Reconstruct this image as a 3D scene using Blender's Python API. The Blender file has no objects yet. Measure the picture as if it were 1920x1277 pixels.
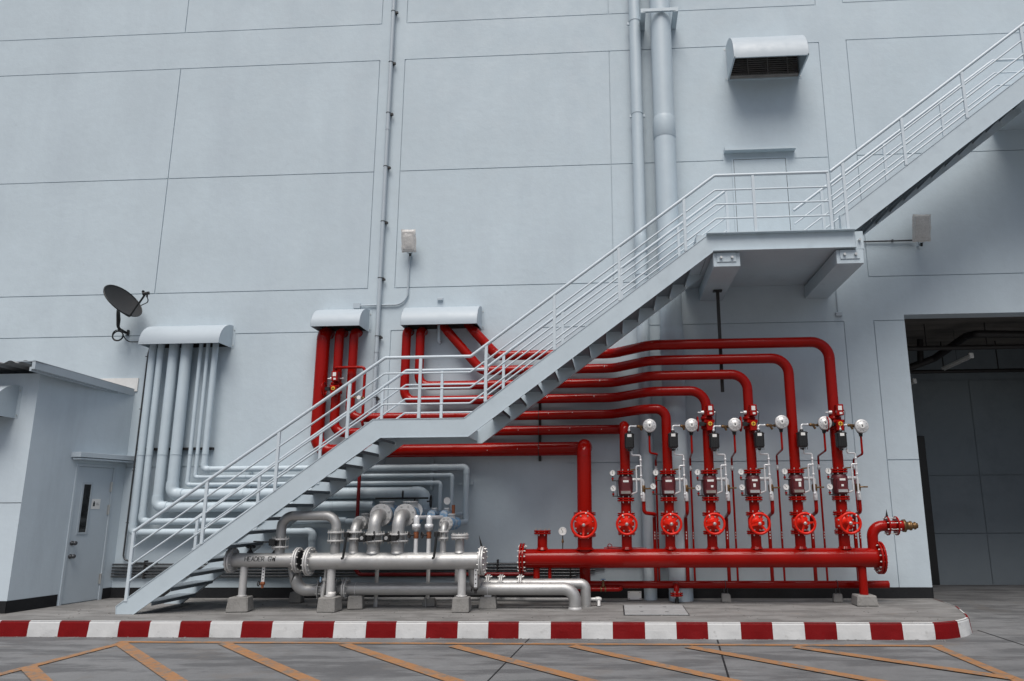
import bpy, math, random
from mathutils import Vector, Matrix
random.seed(7)
S = bpy.context.scene
R = math.radians
# ---------------------------------------------------------------- camera, sky, sun, exposure
FPX, CX, CY, YAW, PIT, ROL = 1343.84, 1071.1, 666.46, -.05620782, .20610949, -.00667392
EYE = Vector((0, -11.9545, 1.45))
fwd = Vector((math.sin(YAW)*math.cos(PIT), math.cos(YAW)*math.cos(PIT), math.sin(PIT)))
rt0 = Vector((math.cos(YAW), -math.sin(YAW), 0)); up0 = rt0.cross(fwd)
rgt = rt0*math.cos(ROL) + up0*math.sin(ROL); upv = up0*math.cos(ROL) - rt0*math.sin(ROL)
cam_d = bpy.data.cameras.new('camera'); cam = bpy.data.objects.new('camera', cam_d)
S.collection.objects.link(cam); S.camera = cam
m = Matrix((rgt, upv, -fwd)).transposed().to_4x4(); m.translation = EYE; cam.matrix_world = m
cam_d.sensor_width = 36; cam_d.lens = 36*FPX/1920
cam_d.shift_x = (960-CX)/1920; cam_d.shift_y = (CY-638.5)/1920
cam_d.clip_end = 500
S.render.resolution_x, S.render.resolution_y = 1024, 681
w = bpy.data.worlds.new('World'); S.world = w; w.use_nodes = True
nt = w.node_tree; bg = nt.nodes['Background']; sky = nt.nodes.new('ShaderNodeTexSky')
sky.sky_type = 'NISHITA'; sky.sun_disc = False
SUN_EL, SUN_AZ = R(61), R(182)
sky.sun_elevation = SUN_EL; sky.sun_rotation = SUN_AZ; sky.dust_density = 4; sky.air_density = 1.0
nt.links.new(sky.outputs[0], bg.inputs[0]); bg.inputs[1].default_value = .064
sl = bpy.data.lights.new('sun', 'SUN'); sl.energy = 2.2; sl.angle = R(38); sl.color = (1, .97, .93)
so = bpy.data.objects.new('sun', sl); S.collection.objects.link(so)
so.rotation_euler = Vector((math.sin(SUN_AZ)*math.cos(SUN_EL), math.cos(SUN_AZ)*math.cos(SUN_EL), math.sin(SUN_EL))).to_track_quat('Z', 'Y').to_euler()
S.view_settings.view_transform = 'Standard'; S.view_settings.look = 'None'
S.cycles.diffuse_bounces = 3
S.view_settings.exposure = 0.38; S.view_settings.gamma = 1

def ray(px, py):
    return rgt*((px-CX)/FPX) - upv*((py-CY)/FPX) + fwd
def W(px, py, Y=0.0):                       # measured point of the photo on the vertical plane Y
    v = ray(px, py); return EYE + v*((Y-EYE.y)/v.y)
def G(px, py, Z=0.0):                       # measured point on the horizontal plane Z
    v = ray(px, py); return EYE + v*((Z-EYE.z)/v.z)

# ---------------------------------------------------------------- materials
def mat(name, col, rough=.5, metal=0, var=.08, scale=1.5, bump=0, bscale=60, coat=0, streak=None, stain=None, spec=.5, coords='Object'):
    M = bpy.data.materials.new(name); M.use_nodes = True
    n, L = M.node_tree.nodes, M.node_tree.links
    b = n['Principled BSDF']
    b.inputs['Roughness'].default_value = rough; b.inputs['Metallic'].default_value = metal
    b.inputs['Coat Weight'].default_value = coat; b.inputs['Coat Roughness'].default_value = .12
    b.inputs['Specular IOR Level'].default_value = spec
    tc = n.new('ShaderNodeTexCoord'); src = tc.outputs[coords]
    if coords == 'World':
        pass
    def noise(sc, det=6, rgh=.6, scl=None):
        t = n.new('ShaderNodeTexNoise'); t.inputs['Scale'].default_value = sc
        t.inputs['Detail'].default_value = det; t.inputs['Roughness'].default_value = rgh
        if scl:
            mp = n.new('ShaderNodeMapping'); mp.inputs['Scale'].default_value = scl
            L.new(src, mp.inputs[0]); L.new(mp.outputs[0], t.inputs[0])
        else: L.new(src, t.inputs[0])
        return t.outputs[0]
    def ramp(s, a, b2, ca, cb):
        r = n.new('ShaderNodeValToRGB'); L.new(s, r.inputs[0])
        r.color_ramp.elements[0].position = a; r.color_ramp.elements[1].position = b2
        r.color_ramp.elements[0].color = (*ca, 1); r.color_ramp.elements[1].color = (*cb, 1)
        return r.outputs[0]
    def mix(f, a, c, bt='MIX'):
        x = n.new('ShaderNodeMix'); x.data_type = 'RGBA'; x.blend_type = bt
        if isinstance(f, float): x.inputs[0].default_value = f
        else: L.new(f, x.inputs[0])
        for k, v in ((6, a), (7, c)):
            if isinstance(v, tuple): x.inputs[k].default_value = (*v, 1)
            else: L.new(v, x.inputs[k])
        return x.outputs[2]
    lo = tuple(c*(1-var) for c in col); hi = tuple(min(1, c*(1+var)) for c in col)
    c = ramp(noise(scale), .3, .7, lo, hi)
    c = mix(.35, c, ramp(noise(scale*7, 8, .7), .3, .7, lo, hi))
    if streak:      # (scale vector, colour, lo, hi, strength)
        f = ramp(noise(1, 7, .65, streak[0]), streak[2], streak[3], (0, 0, 0), (streak[4],)*3)
        c = mix(f, c, streak[1])
    if stain:
        f = ramp(noise(stain[0], 9, .7), stain[2], stain[3], (0, 0, 0), (stain[4],)*3)
        c = mix(f, c, stain[1])
    L.new(c, b.inputs['Base Color'])
    rr = n.new('ShaderNodeMapRange'); L.new(noise(scale*4), rr.inputs[0])
    rr.inputs[1].default_value = .3; rr.inputs[2].default_value = .7
    rr.inputs[3].default_value = max(.02, rough*.8); rr.inputs[4].default_value = min(1, rough*1.25)
    L.new(rr.outputs[0], b.inputs['Roughness'])
    if bump:
        bp = n.new('ShaderNodeBump'); bp.inputs['Strength'].default_value = bump
        bp.inputs['Distance'].default_value = .01
        L.new(noise(bscale, 5, .6), bp.inputs['Height']); L.new(bp.outputs[0], b.inputs['Normal'])
    return M
WALLC = (.505, .588, .64)
M = dict(
 wall=mat('wall_paint', WALLC, .75, var=.085, scale=.7, bump=.45, bscale=7, streak=((1.2, 1.2, .22), (.44, .51, .565), .46, .74, .55), stain=(4, (.30, .35, .39), .64, .78, .5)),
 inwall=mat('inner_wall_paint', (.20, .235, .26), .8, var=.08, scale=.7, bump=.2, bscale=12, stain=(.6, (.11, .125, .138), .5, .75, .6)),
 shed=mat('shed_wall_paint', (.54, .62, .675), .75, var=.06, scale=.9, bump=.3, bscale=12, streak=((2, 2, .3), (.28, .33, .38), .5, .8, .4)),
 plinth=mat('dark_plinth_paint', (.018, .019, .021), .8, var=.25, scale=3, bump=.2, stain=(6, (.06, .06, .058), .62, .8, .5), spec=.2),
 steel=mat('grey_steel_paint', (.49, .57, .62), .42, var=.05, scale=2, bump=.08, bscale=30, streak=((3, 3, 3), (.33, .38, .42), .55, .8, .4)),
 rail=mat('rail_paint', (.56, .63, .68), .38, var=.05, scale=3, bump=.05, bscale=60, stain=(14, (.22, .19, .16), .72, .78, .7)),
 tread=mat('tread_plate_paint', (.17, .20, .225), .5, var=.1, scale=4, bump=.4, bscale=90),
 hood=mat('hood_paint', (.42, .48, .525), .45, var=.04, scale=1.5, bump=.06, bscale=15, streak=((4, 4, .6), (.36, .415, .455), .55, .8, .4)),
 greypipe=mat('grey_pipe_paint', (.49, .575, .63), .42, var=.05, scale=2, bump=.05, bscale=20, stain=(7, (.27, .31, .34), .62, .8, .4)),
 red=mat('red_gloss_paint', (.285, .0045, .0020), .15, var=.08, scale=1.6, bump=.03, bscale=9, coat=.06, stain=(3, (.20, .002, .0015), .6, .8, .4), spec=.19),
 redhot=mat('orange_red_enamel', (.62, .012, .002), .36, var=.08, scale=6, coat=.05, bump=.05, spec=.3),
 reddark=mat('dark_red_paint', (.20, .004, .006), .35, var=.15, scale=4, spec=.35),
 maroon=mat('maroon_casting', (.10, .013, .017), .38, var=.15, scale=9, bump=.25, bscale=80),
 silver=mat('silver_galvanised', (.46, .463, .46), .48, metal=.6, var=.12, scale=3, bump=.10, bscale=30, streak=((.8, 9, 9), (.34, .335, .325), .5, .78, .6), stain=(4, (.22, .195, .165), .62, .78, .6)),
 silverdull=mat('dull_aluminium_paint', (.58, .58, .575), .55, metal=.35, var=.1, scale=5, bump=.2, bscale=50, stain=(11, (.20, .15, .11), .64, .76, .7)),
 bolt=mat('zinc_bolt', (.62, .62, .6), .35, metal=.7, var=.1, scale=20),
 chrome=mat('galvanised_tube', (.72, .73, .74), .36, metal=.3, var=.08, scale=15),
 dome=mat('brushed_gong_steel', (.66, .66, .655), .42, metal=.35, var=.07, scale=12),
 brass=mat('aged_brass', (.20, .12, .055), .42, metal=.75, var=.25, scale=18, bump=.1),
 rust=mat('rusty_fitting', (.23, .075, .03), .7, metal=.2, var=.35, scale=25, bump=.3),
 blue=mat('pale_blue_casting', (.20, .36, .54), .45, var=.1, scale=10, stain=(14, (.6, .62, .63), .5, .6, .8)),
 black=mat('black_plastic', (.012, .013, .014), .42, var=.2, scale=12),
 blacksteel=mat('black_steel', (.020, .018, .018), .5, var=.3, scale=8, bump=.15),
 tube=mat('dark_conduit_steel', (.09, .094, .10), .36, metal=.6, var=.25, scale=6),
 white=mat('white_label', (.75, .75, .73), .5, var=.05, scale=20),
 yellow=mat('yellow_dial', (.75, .42, .04), .45, var=.1, scale=30),
 plastic=mat('cloudy_plastic_wrap', (.62, .61, .59), .28, var=.15, scale=14, bump=.8, bscale=28, coat=.3),
 concrete=mat('block_concrete', (.24, .235, .225), .9, var=.2, scale=8, bump=.6, bscale=40, stain=(12, (.11, .10, .09), .55, .75, .7)),
 paving=mat('platform_concrete', (.215, .212, .207), .85, var=.22, scale=1.5, bump=.35, bscale=20, streak=((1.3, 4.6, 1), (.105, .102, .098), .47, .58, .6), stain=(2.3, (.20, .155, .12), .60, .76, .6)),
 road=mat('road_concrete', (.165, .169, .173), .8, var=.22, scale=1.1, bump=.35, bscale=22, streak=((.9, 3.4, 1), (.07, .072, .076), .47, .58, .65), stain=(1.4, (.15, .13, .112), .56, .74, .6)),
 kred=mat('kerb_red_paint', (.17, .0015, .003), .65, var=.1, scale=5, bump=.35, bscale=22, stain=(9, (.09, .006, .006), .64, .8, .5), spec=.2),
 kwhite=mat('kerb_white_paint', (.57, .58, .58), .6, var=.04, scale=5, bump=.35, bscale=22, stain=(7, (.30, .295, .285), .58, .74, .7)),
 cover=mat('steel_cover_plate', (.36, .37, .375), .6, metal=.2, var=.12, scale=3, bump=.25, bscale=30, stain=(8, (.16, .15, .14), .6, .75, .6)),
 glass=mat('dark_door_glass', (.008, .007, .007), .12, var=.2, scale=3),
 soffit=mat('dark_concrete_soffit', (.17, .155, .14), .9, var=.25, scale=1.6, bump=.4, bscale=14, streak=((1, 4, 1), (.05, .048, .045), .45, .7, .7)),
 door=mat('door_paint', (.49, .56, .61), .5, var=.04, scale=2, bump=.05),
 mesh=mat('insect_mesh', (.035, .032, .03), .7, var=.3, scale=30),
 slat=mat('dusty_slats', (.22, .20, .185), .7, var=.3, scale=9),
 roofing=mat('weathered_roofing', (.22, .225, .23), .6, metal=.2, var=.25, scale=5, stain=(6, (.07, .06, .055), .55, .7, .7)),
)
# worn orange road paint: patches where the concrete shows through
def worn(name, col, under, lo, hi):
    X = mat(name, col, .7, var=.12, scale=3, bump=.3, bscale=22, stain=(9, under, lo, hi, .9), streak=((.5, 1.6, 1), under, .56, .80, .6)); return X
M['orange'] = worn('worn_orange_marking', (.33, .165, .07), (.16, .15, .135), .49, .62)

# ---------------------------------------------------------------- mesh builder
def basis(ax):
    ax = Vector(ax).normalized()
    h = Vector((0, 0, 1)) if abs(ax.z) < .9 else Vector((1, 0, 0))
    u = ax.cross(h).normalized(); return ax, u, u.cross(ax).normalized()
def fillet(pts, Rr, n=7):
    pts = [Vector(p) for p in pts]; out = [pts[0]]
    for i in range(1, len(pts)-1):
        a, b, c = pts[i-1], pts[i], pts[i+1]
        d1, d2 = (a-b), (c-b); l1, l2 = d1.length, d2.length; d1.normalize(); d2.normalize()
        ang = d1.angle(d2)
        if ang > 3.1: continue
        rr = Rr[i-1] if isinstance(Rr, (list, tuple)) else Rr
        t = min(rr/math.tan(ang/2), l1*.49 if i > 1 else l1*.98, l2*.49 if i < len(pts)-2 else l2*.98)
        rr = t*math.tan(ang/2)
        cc = b + (d1+d2).normalized()*(rr/math.sin(ang/2))
        p1, p2 = b+d1*t, b+d2*t; v1, v2 = p1-cc, p2-cc
        tot = v1.angle(v2); axis = v1.cross(v2).normalized()
        for k in range(n+1):
            out.append(cc + Matrix.Rotation(tot*k/n, 3, axis) @ v1)
    out.append(pts[-1]); return out
class MB:
    def __init__(s): s.v, s.f, s.m, s.sm = [], [], [], []; s.mi = 0
    def add(s, vs, fs, smooth=False):
        o = len(s.v); s.v += [Vector(q) for q in vs]
        for f in fs: s.f.append([o+i for i in f]); s.m.append(s.mi); s.sm.append(smooth)
        return s
    def box(s, c, d, rot=None, bev=0):
        c = Vector(c); h = [x/2 for x in d]
        if bev <= 0:
            vs = [Vector((x*h[0], y*h[1], z*h[2])) for x in (-1, 1) for y in (-1, 1) for z in (-1, 1)]
            fs = [(0, 1, 3, 2), (4, 6, 7, 5), (0, 4, 5, 1), (2, 3, 7, 6), (0, 2, 6, 4), (1, 5, 7, 3)]
        else:
            vs = []; idx = {}
            for x in (-1, 1):
                for y in (-1, 1):
                    for z in (-1, 1):
                        for k in range(3):
                            q = [x*h[0], y*h[1], z*h[2]]
                            for j in range(3):
                                if j != k: q[j] -= (x, y, z)[j]*min(bev, h[j]*.45)
                            idx[(x, y, z, k)] = len(vs); vs.append(Vector(q))
            fs = []
            for k in range(3):
                a, b = [j for j in range(3) if j != k]
                for sg in (-1, 1):
                    f = []
                    for (p, q) in ((-1, -1), (1, -1), (1, 1), (-1, 1)):
                        t = [0, 0, 0]; t[k] = sg; t[a] = p; t[b] = q; f.append(idx[(*t, k)])
                    if (sg == 1) == (k == 1): f = f[::-1]
                    fs.append(f)
            for k in range(3):
                a, b = [j for j in range(3) if j != k]
                for p in (-1, 1):
                    for q in (-1, 1):
                        t = [0, 0, 0]; t[a] = p; t[b] = q
                        t[k] = -1; A = tuple(t); t[k] = 1; B = tuple(t)
                        f = [idx[(*A, a)], idx[(*B, a)], idx[(*B, b)], idx[(*A, b)]]
                        nrm = (vs[f[1]]-vs[f[0]]).cross(vs[f[2]]-vs[f[0]]); out = sum((vs[i] for i in f), Vector())
                        fs.append(f if nrm.dot(out) > 0 else f[::-1])
            for x in (-1, 1):
                for y in (-1, 1):
                    for z in (-1, 1):
                        f = [idx[(x, y, z, k)] for k in range(3)]
                        nrm = (vs[f[1]]-vs[f[0]]).cross(vs[f[2]]-vs[f[0]])
                        fs.append(f if nrm.dot(Vector((x, y, z))) > 0 else f[::-1])
        if rot is not None: vs = [rot @ q for q in vs]
        return s.add([q+c for q in vs], fs)
    def bb(s, x0, x1, y0, y1, z0, z1, bev=0):
        return s.box(((x0+x1)/2, (y0+y1)/2, (z0+z1)/2), (abs(x1-x0), abs(y1-y0), abs(z1-z0)), None, bev)
    def prof(s, c, ax, prof, n=24, caps=True):          # lathe: prof = [(distance along axis, radius)]
        ax, u, v = basis(ax); c = Vector(c); vs = []
        for (d, r) in prof:
            for k in range(n):
                a = 2*math.pi*k/n; vs.append(c+ax*d+(u*math.cos(a)+v*math.sin(a))*r)
        o = len(s.v); s.v += vs
        for i in range(len(prof)-1):
            flat = abs(prof[i][0]-prof[i+1][0]) < 1e-6
            for k in range(n):
                k2 = (k+1) % n
                s.f.append([o+i*n+k, o+i*n+k2, o+(i+1)*n+k2, o+(i+1)*n+k]); s.m.append(s.mi); s.sm.append(True)
        if caps:
            for i, rev in ((0, True), (len(prof)-1, False)):
                if prof[i][1] > 1e-5:
                    s.v += [vs[i*n+k].copy() for k in range(n)]; q = len(s.v)-n
                    f = [q+k for k in range(n)]
                    s.f.append(f[::-1] if rev else f); s.m.append(s.mi); s.sm.append(False)
        return s
    def disc(s, c, ax, r, t, n=28, ch=.004):            # crisp-edged disc
        ax_, u, v = basis(ax); c = Vector(c)
        rings = [(-t/2, r-ch), (-t/2+ch, r), (t/2-ch, r), (t/2, r-ch)]
        for i in range(3):
            o = len(s.v)
            for (d, rr) in rings[i:i+2]:
                for k in range(n):
                    a = 2*math.pi*k/n; s.v.append(c+ax_*d+(u*math.cos(a)+v*math.sin(a))*rr)
            for k in range(n):
                k2 = (k+1) % n; s.f.append([o+k, o+k2, o+n+k2, o+n+k]); s.m.append(s.mi); s.sm.append(i == 1)
        for sg in (-1, 1):
            o = len(s.v)
            for k in range(n):
                a = 2*math.pi*k/n; s.v.append(c+ax_*(sg*t/2)+(u*math.cos(a)+v*math.sin(a))*(r-ch))
            f = [o+k for k in range(n)]; s.f.append(f if sg > 0 else f[::-1]); s.m.append(s.mi); s.sm.append(False)
        return s
    def cyl(s, p0, p1, r, n=16, r2=None):
        p0, p1 = Vector(p0), Vector(p1)
        return s.prof(p0, p1-p0, [(0, r), ((p1-p0).length, r if r2 is None else r2)], n)
    def tube(s, pts, r, n=16, caps=True):
        pts = [Vector(p) for p in pts]; t0 = (pts[1]-pts[0]).normalized(); _, u, v = basis(t0); o = len(s.v)
        N = len(pts)
        for i, p in enumerate(pts):
            d1 = (pts[i]-pts[i-1]).normalized() if i else t0
            d2 = (pts[i+1]-pts[i]).normalized() if i < N-1 else d1
            t = (d1+d2).normalized(); q = t0.rotation_difference(t); u = q @ u; v = q @ v; t0 = t
            k_ = 1/max(.5, d1.dot(t)); side = (d2-d1)
            for k in range(n):
                a = 2*math.pi*k/n; off = (u*math.cos(a)+v*math.sin(a))*r
                if side.length > 1e-4:
                    sd = side.normalized(); off += sd*(off.dot(sd))*(k_-1)
                s.v.append(p+off)
        for i in range(N-1):
            for k in range(n):
                k2 = (k+1) % n; s.f.append([o+i*n+k, o+i*n+k2, o+(i+1)*n+k2, o+(i+1)*n+k]); s.m.append(s.mi); s.sm.append(True)
        if caps:
            for i, rev in ((0, True), (N-1, False)):
                q = len(s.v); s.v += [s.v[o+i*n+k].copy() for k in range(n)]
                f = [q+k for k in range(n)]; s.f.append(f[::-1] if rev else f); s.m.append(s.mi); s.sm.append(False)
        return s
    def torus(s, c, ax, Rr, r, n=32, k=8, a0=0, a1=2*math.pi):
        ax, u, v = basis(ax); c = Vector(c); o = len(s.v); full = abs(a1-a0-2*math.pi) < 1e-6; N = n if full else n+1
        for i in range(N):
            a = a0+(a1-a0)*i/n; d = u*math.cos(a)+v*math.sin(a)
            for j in range(k):
                b = 2*math.pi*j/k; s.v.append(c+d*(Rr+r*math.cos(b))+ax*(r*math.sin(b)))
        for i in range(n):
            i2 = (i+1) % N
            for j in range(k):
                j2 = (j+1) % k; s.f.append([o+i*k+j, o+i2*k+j, o+i2*k+j2, o+i*k+j2]); s.m.append(s.mi); s.sm.append(True)
        return s
    def prism(s, poly, y0, y1):                         # polygon in XZ, extruded in Y
        n = len(poly); vs = [Vector((x, y0, z)) for x, z in poly]+[Vector((x, y1, z)) for x, z in poly]
        fs = [list(range(n)), list(range(2*n-1, n-1, -1))]
        for i in range(n): j = (i+1) % n; fs.append([i, n+i, n+j, j])
        return s.add(vs, fs)
    def bolts(s, c, ax, Rr, n, r=.011, L=.06, ph=.5):
        ax, u, v = basis(ax); c = Vector(c)
        for k in range(n):
            a = 2*math.pi*(k+ph)/n; q = c+(u*math.cos(a)+v*math.sin(a))*Rr
            s.cyl(q-ax*L/2, q+ax*L/2, r*.55, 6)
            s.cyl(q-ax*L*.42, q-ax*(L*.42-.012), r, 6); s.cyl(q+ax*(L*.42-.012), q+ax*L*.42, r, 6)
        return s
    def build(s, name, mats, parent=None, fix=True):
        me = bpy.data.meshes.new(name); org = Vector(parent.get('org', (0, 0, 0))) if parent else Vector((0, 0, 0))
        me.from_pydata([q-org for q in s.v], [], s.f)
        if not isinstance(mats, (list, tuple)): mats = [mats]
        for x in mats: me.materials.append(M[x])
        me.polygons.foreach_set('material_index', s.m); me.polygons.foreach_set('use_smooth', s.sm)
        if fix:
            import bmesh
            bm = bmesh.new(); bm.from_mesh(me); bmesh.ops.recalc_face_normals(bm, faces=bm.faces); bm.to_mesh(me); bm.free()
        me.update()
        o = bpy.data.objects.new(name, me); S.collection.objects.link(o)
        if parent: o.parent = parent; o['org'] = list(org)
        return o
def thing(name, label, cat, loc=(0, 0, 0), group=None):
    o = bpy.data.objects.new(name, None); S.collection.objects.link(o); o.location = loc; o['org'] = list(loc)
    o['label'] = label; o['category'] = cat
    if group: o['group'] = group
    o.empty_display_size = .1
    return o
def tag(o, label, cat, group=None):
    o['label'] = label; o['category'] = cat
    if group: o['group'] = group
    return o
def structure(o): o['kind'] = 'structure'; return o
def origin_to(o, loc):                                   # single-mesh things get their origin at their base
    loc = Vector(loc); o.data.transform(Matrix.Translation(-loc)); o.location = loc; return o
def copy_tree(o, parent=None):
    c = o.copy(); S.collection.objects.link(c); c.parent = parent
    for ch in list(o.children): copy_tree(ch, c)
    return c

# ---------------------------------------------------------------- ground
ZR = -.19
road = MB()
road.add([(-150, -150, ZR), (150, -150, ZR), (150, 150, ZR), (-150, 150, ZR)], [(0, 1, 2, 3)])
structure(road.build('road', 'road', fix=False))
# sawn joints in the road slab: thin dark fill 3 mm proud
jm = MB()
def strip(mb, a, b, wd, z):
    a, b = Vector(a), Vector(b); d = (b-a).normalized(); nrm = Vector((-d.y, d.x, 0))*wd/2
    mb.add([(a-nrm)+Vector((0, 0, z)), (b-nrm)+Vector((0, 0, z)), (b+nrm)+Vector((0, 0, z)), (a+nrm)+Vector((0, 0, z))], [(0, 1, 2, 3)])
def Gr(px, py): return G(px, py, ZR)
for pa, pb, wd in (((994, 1196), (915, 1277), .014), ((1345, 1200), (1368, 1277), .02), ((1833, 1182), (1925, 1212), .016)):
    a, b = Gr(*pa), Gr(*pb)
    if pa[0] < 1800: b = a+(b-a)*6
    else: b = a+(b-a)*4
    strip(jm, (a.x, a.y, ZR), (b.x, b.y, ZR), wd, .004)
structure(jm.build('road_joint', 'plinth', fix=False))
om = MB()
def ostrip(pa, pb, wd, z=.008, ext=1.0):
    a, b = Gr(*pa), Gr(*pb); b = a+(b-a)*ext
    strip(om, (a.x, a.y, ZR), (b.x, b.y, ZR), wd, z)
ostrip((222, 1204.5), (1768, 1212), .10)
ostrip((236, 1205), (-10, 1268), .115, .0085, 1.4)
ostrip((1750, 1211), (1925, 1284), .13, .0085, 1.5)
for i, (pa, pb) in enumerate((((226, 1207), (335, 1280)), ((420, 1207), (585, 1280)), ((645, 1209), (848, 1277)), ((850, 1212), (1110, 1280)), ((1073, 1212), (1365, 1277)), ((1290, 1214), (1640, 1278)), ((1490, 1214), (1900, 1274)), ((52, 1252), (80, 1280)))):
    ostrip(pa, pb, .15, .009+.0005*i, 2.2 if i != 6 else 1.0)
structure(om.build('road_marking', 'orange', fix=False))
# platform and kerb path
kp = [(-14, -2.42), (3.55, -2.42)]
cxr, cyr, rr = 3.70, -1.47, .95
for k in range(0, 13):
    a = R(-99+k*82/12); kp.append((cxr+rr*math.cos(a)*1.02, cyr+rr*math.sin(a)))
kp += [(4.88, -.9), (4.93, -.02)]
pv = [(x, y, 0) for x, y in kp]+[(4.93, .6, 0), (-14, .6, 0)]
pl = MB(); n_ = len(pv)
pl.add([Vector(p) for p in pv], [list(range(n_))])
pl.add([Vector(p) for p in kp_] if False else [], [])
structure(pl.build('pavement', 'paving', fix=False))
kb = MB()
def walk(pts, step):
    out = [Vector((*pts[0], 0))]; acc = 0
    for i in range(len(pts)-1):
        a, b = Vector((*pts[i], 0)), Vector((*pts[i+1], 0)); L = (b-a).length
        k = max(1, int(L/step))
        for j in range(1, k+1): out.append(a+(b-a)*j/k)
    return out
# painted blocks: borders measured along the kerb
P = walk(kp, .015); dist = 0
bord = [Gr(x, 1194).x for x in (53, 109, 167, 225, 282, 339, 396, 454, 511)]
step = .4265; x0 = W(685, 1180, -2.42).x
prev = None
for i in range(len(P)-1):
    a, b = P[i], P[i+1]; seg = b-a; mid = (a+b)/2
    if dist == 0 and i == 0: s_ = -14-x0
    t = s_/(.4099 if s_ < 0 else .3950); idx = math.floor(t)
    col = 0 if idx % 2 == 0 else 1
    s_ += seg.length
    d = seg.normalized(); nr = Vector((d.y, -d.x, 0))   # outward
    kb.mi = col
    def nrm_at(j):
        q = (P[min(j+1, len(P)-1)]-P[max(j-1, 0)]).normalized(); return Vector((q.y, -q.x, 0))
    n0, n1 = nrm_at(i), nrm_at(i+1)
    prf = [(-.14, .004), (-.03, .006), (-.006, 0), (.004, -.02), (.012, -.10), (.02+.004*(math.sin(i*.31)+math.sin(i*.083)), ZR-.004)]
    for (o0, z0), (o1, z1) in zip(prf[:-1], prf[1:]):
        if o0 < -.1: continue
        kb.add([a+n0*o0+Vector((0, 0, z0)), b+n1*o0+Vector((0, 0, z0)), b+n1*o1+Vector((0, 0, z1)), a+n0*o1+Vector((0, 0, z1))], [(0, 3, 2, 1)], True)
structure(kb.build('kerb', ['kred', 'kwhite'], fix=False))

# ---------------------------------------------------------------- warehouse facade with real grooves
bld = thing('warehouse_building', 'tall pale blue-grey rendered warehouse with grooved wall panels and a dark vehicle opening', 'building', (0, 0, 0))
X0, X1, Z1 = -13.0, 11.0, 13.5
OX0, OX1, OZ = 4.93, 9.2, 4.55
gw = .015
def zz(*p): return sum(W(*q).z for q in p)/len(p)
def xx(*p): return sum(W(*q).x for q in p)/len(p)
xa = xx((354, 10), (339, 130), (315, 333), (289, 550)); xb = xx((713, 114), (700, 325), (690, 541)); xc = xx((758, 114), (750, 325), (742, 540))
xd = xx((1142, 96), (1146, 308)); xe = xx((1533.6, 75), (1556, 320)); xf = xx((1585, 73), (1607, 293), (1629, 516)); xg = xx((1637, 601), (1689, 1120))
xh = xx((733, 621), (727, 762)); xi = xe+.02
z1 = zz((359, 62), (960, 36), (1400, 12)); z2 = zz((360, 129), (950, 105), (1400, 83)); z3 = zz((315, 333), (950, 317), (1400, 299)); z4 = zz((345, 549), (950, 535))
z5 = zz((130, 634.5), (1050, 612.5), (1490, 603)); z6 = zz((320, 873.5), (1200, 867.5), (1550, 865)); z7 = zz((1750, 516),); z8 = zz((1700, 67), (1880, 66)); z9 = zz((1650, 290),); 
GH = [(X0, xb, z1), (xc, xe, z1), (X0, xb, z2), (xc, xe, z2), (X0, xb, z3), (xc, 2.07, z3), (3.33, xe, z3), (X0, xb, z4), (xc, xd+.9, z4), (X0, -5.1, z5), (xh, xh+.35, z5), (-1.25, xi, z5), (xg, OX0, z5),
      (-8.33, -6.9, z6), (-.75, xi, z6), (xg, OX0, zz((1690, 862),)), (xf, X1, z7), (xf, X1, z8), (xf, X1, z9), (xf, X1, 10.55)]
GV = [(xa, z1, Z1), (xa, z4, z2), (xb, z1, Z1), (xb, z4, z2), (xc, z1, Z1), (xc, z4, z2), (xd, z4, z2), (xd, z1, Z1), (xe, z3-2.3, z2), (xe, z1, Z1), (xf, z7, z8), (xf, 10.55, Z1), (xg, 0.0, z5), (xi, z6-.1, z5), (xh, z6, z5)]
xs = sorted(set([X0, X1, OX0, OX1]+[q for g in GV for q in (g[0]-gw/2, g[0]+gw/2)]+[q for g in GH for q in (g[0], g[1])]))
zs = sorted(set([0.0, OZ, Z1, ZR]+[q for g in GH for q in (g[2]-gw/2, g[2]+gw/2)]+[q for g in GV for q in (g[1], g[2])]))
def groove(x, z):
    for a, b, c in GH:
        if a-gw/2 <= x <= b+gw/2 and abs(z-c) <= gw/2: return True
    for a, b, c in GV:
        if abs(x-a) <= gw/2 and b <= z <= c: return True
    return False
wm = MB(); dep = {}
for i in range(len(xs)-1):
    for j in range(len(zs)-1):
        x, z = (xs[i]+xs[i+1])/2, (zs[j]+zs[j+1])/2
        if OX0 < x < OX1 and z < OZ: dep[i, j] = None; continue
        dep[i, j] = .02 if groove(x, z) else 0.0
for (i, j), d in dep.items():
    if d is None: continue
    a, b, c, e = xs[i], xs[i+1], zs[j], zs[j+1]
    wm.add([(a, d, c), (b, d, c), (b, d, e), (a, d, e)], [(0, 1, 2, 3)])
    for (di, dj, q) in ((1, 0, ((b, c), (b, e))), (0, 1, ((b, e), (a, e)))):
        dn = dep.get((i+di, j+dj))
        if dn is not None and dn != d:
            (p, r_), (s1, t1) = q
            wm.add([(p, d, r_), (s1, d, t1), (s1, dn, t1), (p, dn, r_)], [(0, 1, 2, 3)])
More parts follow.
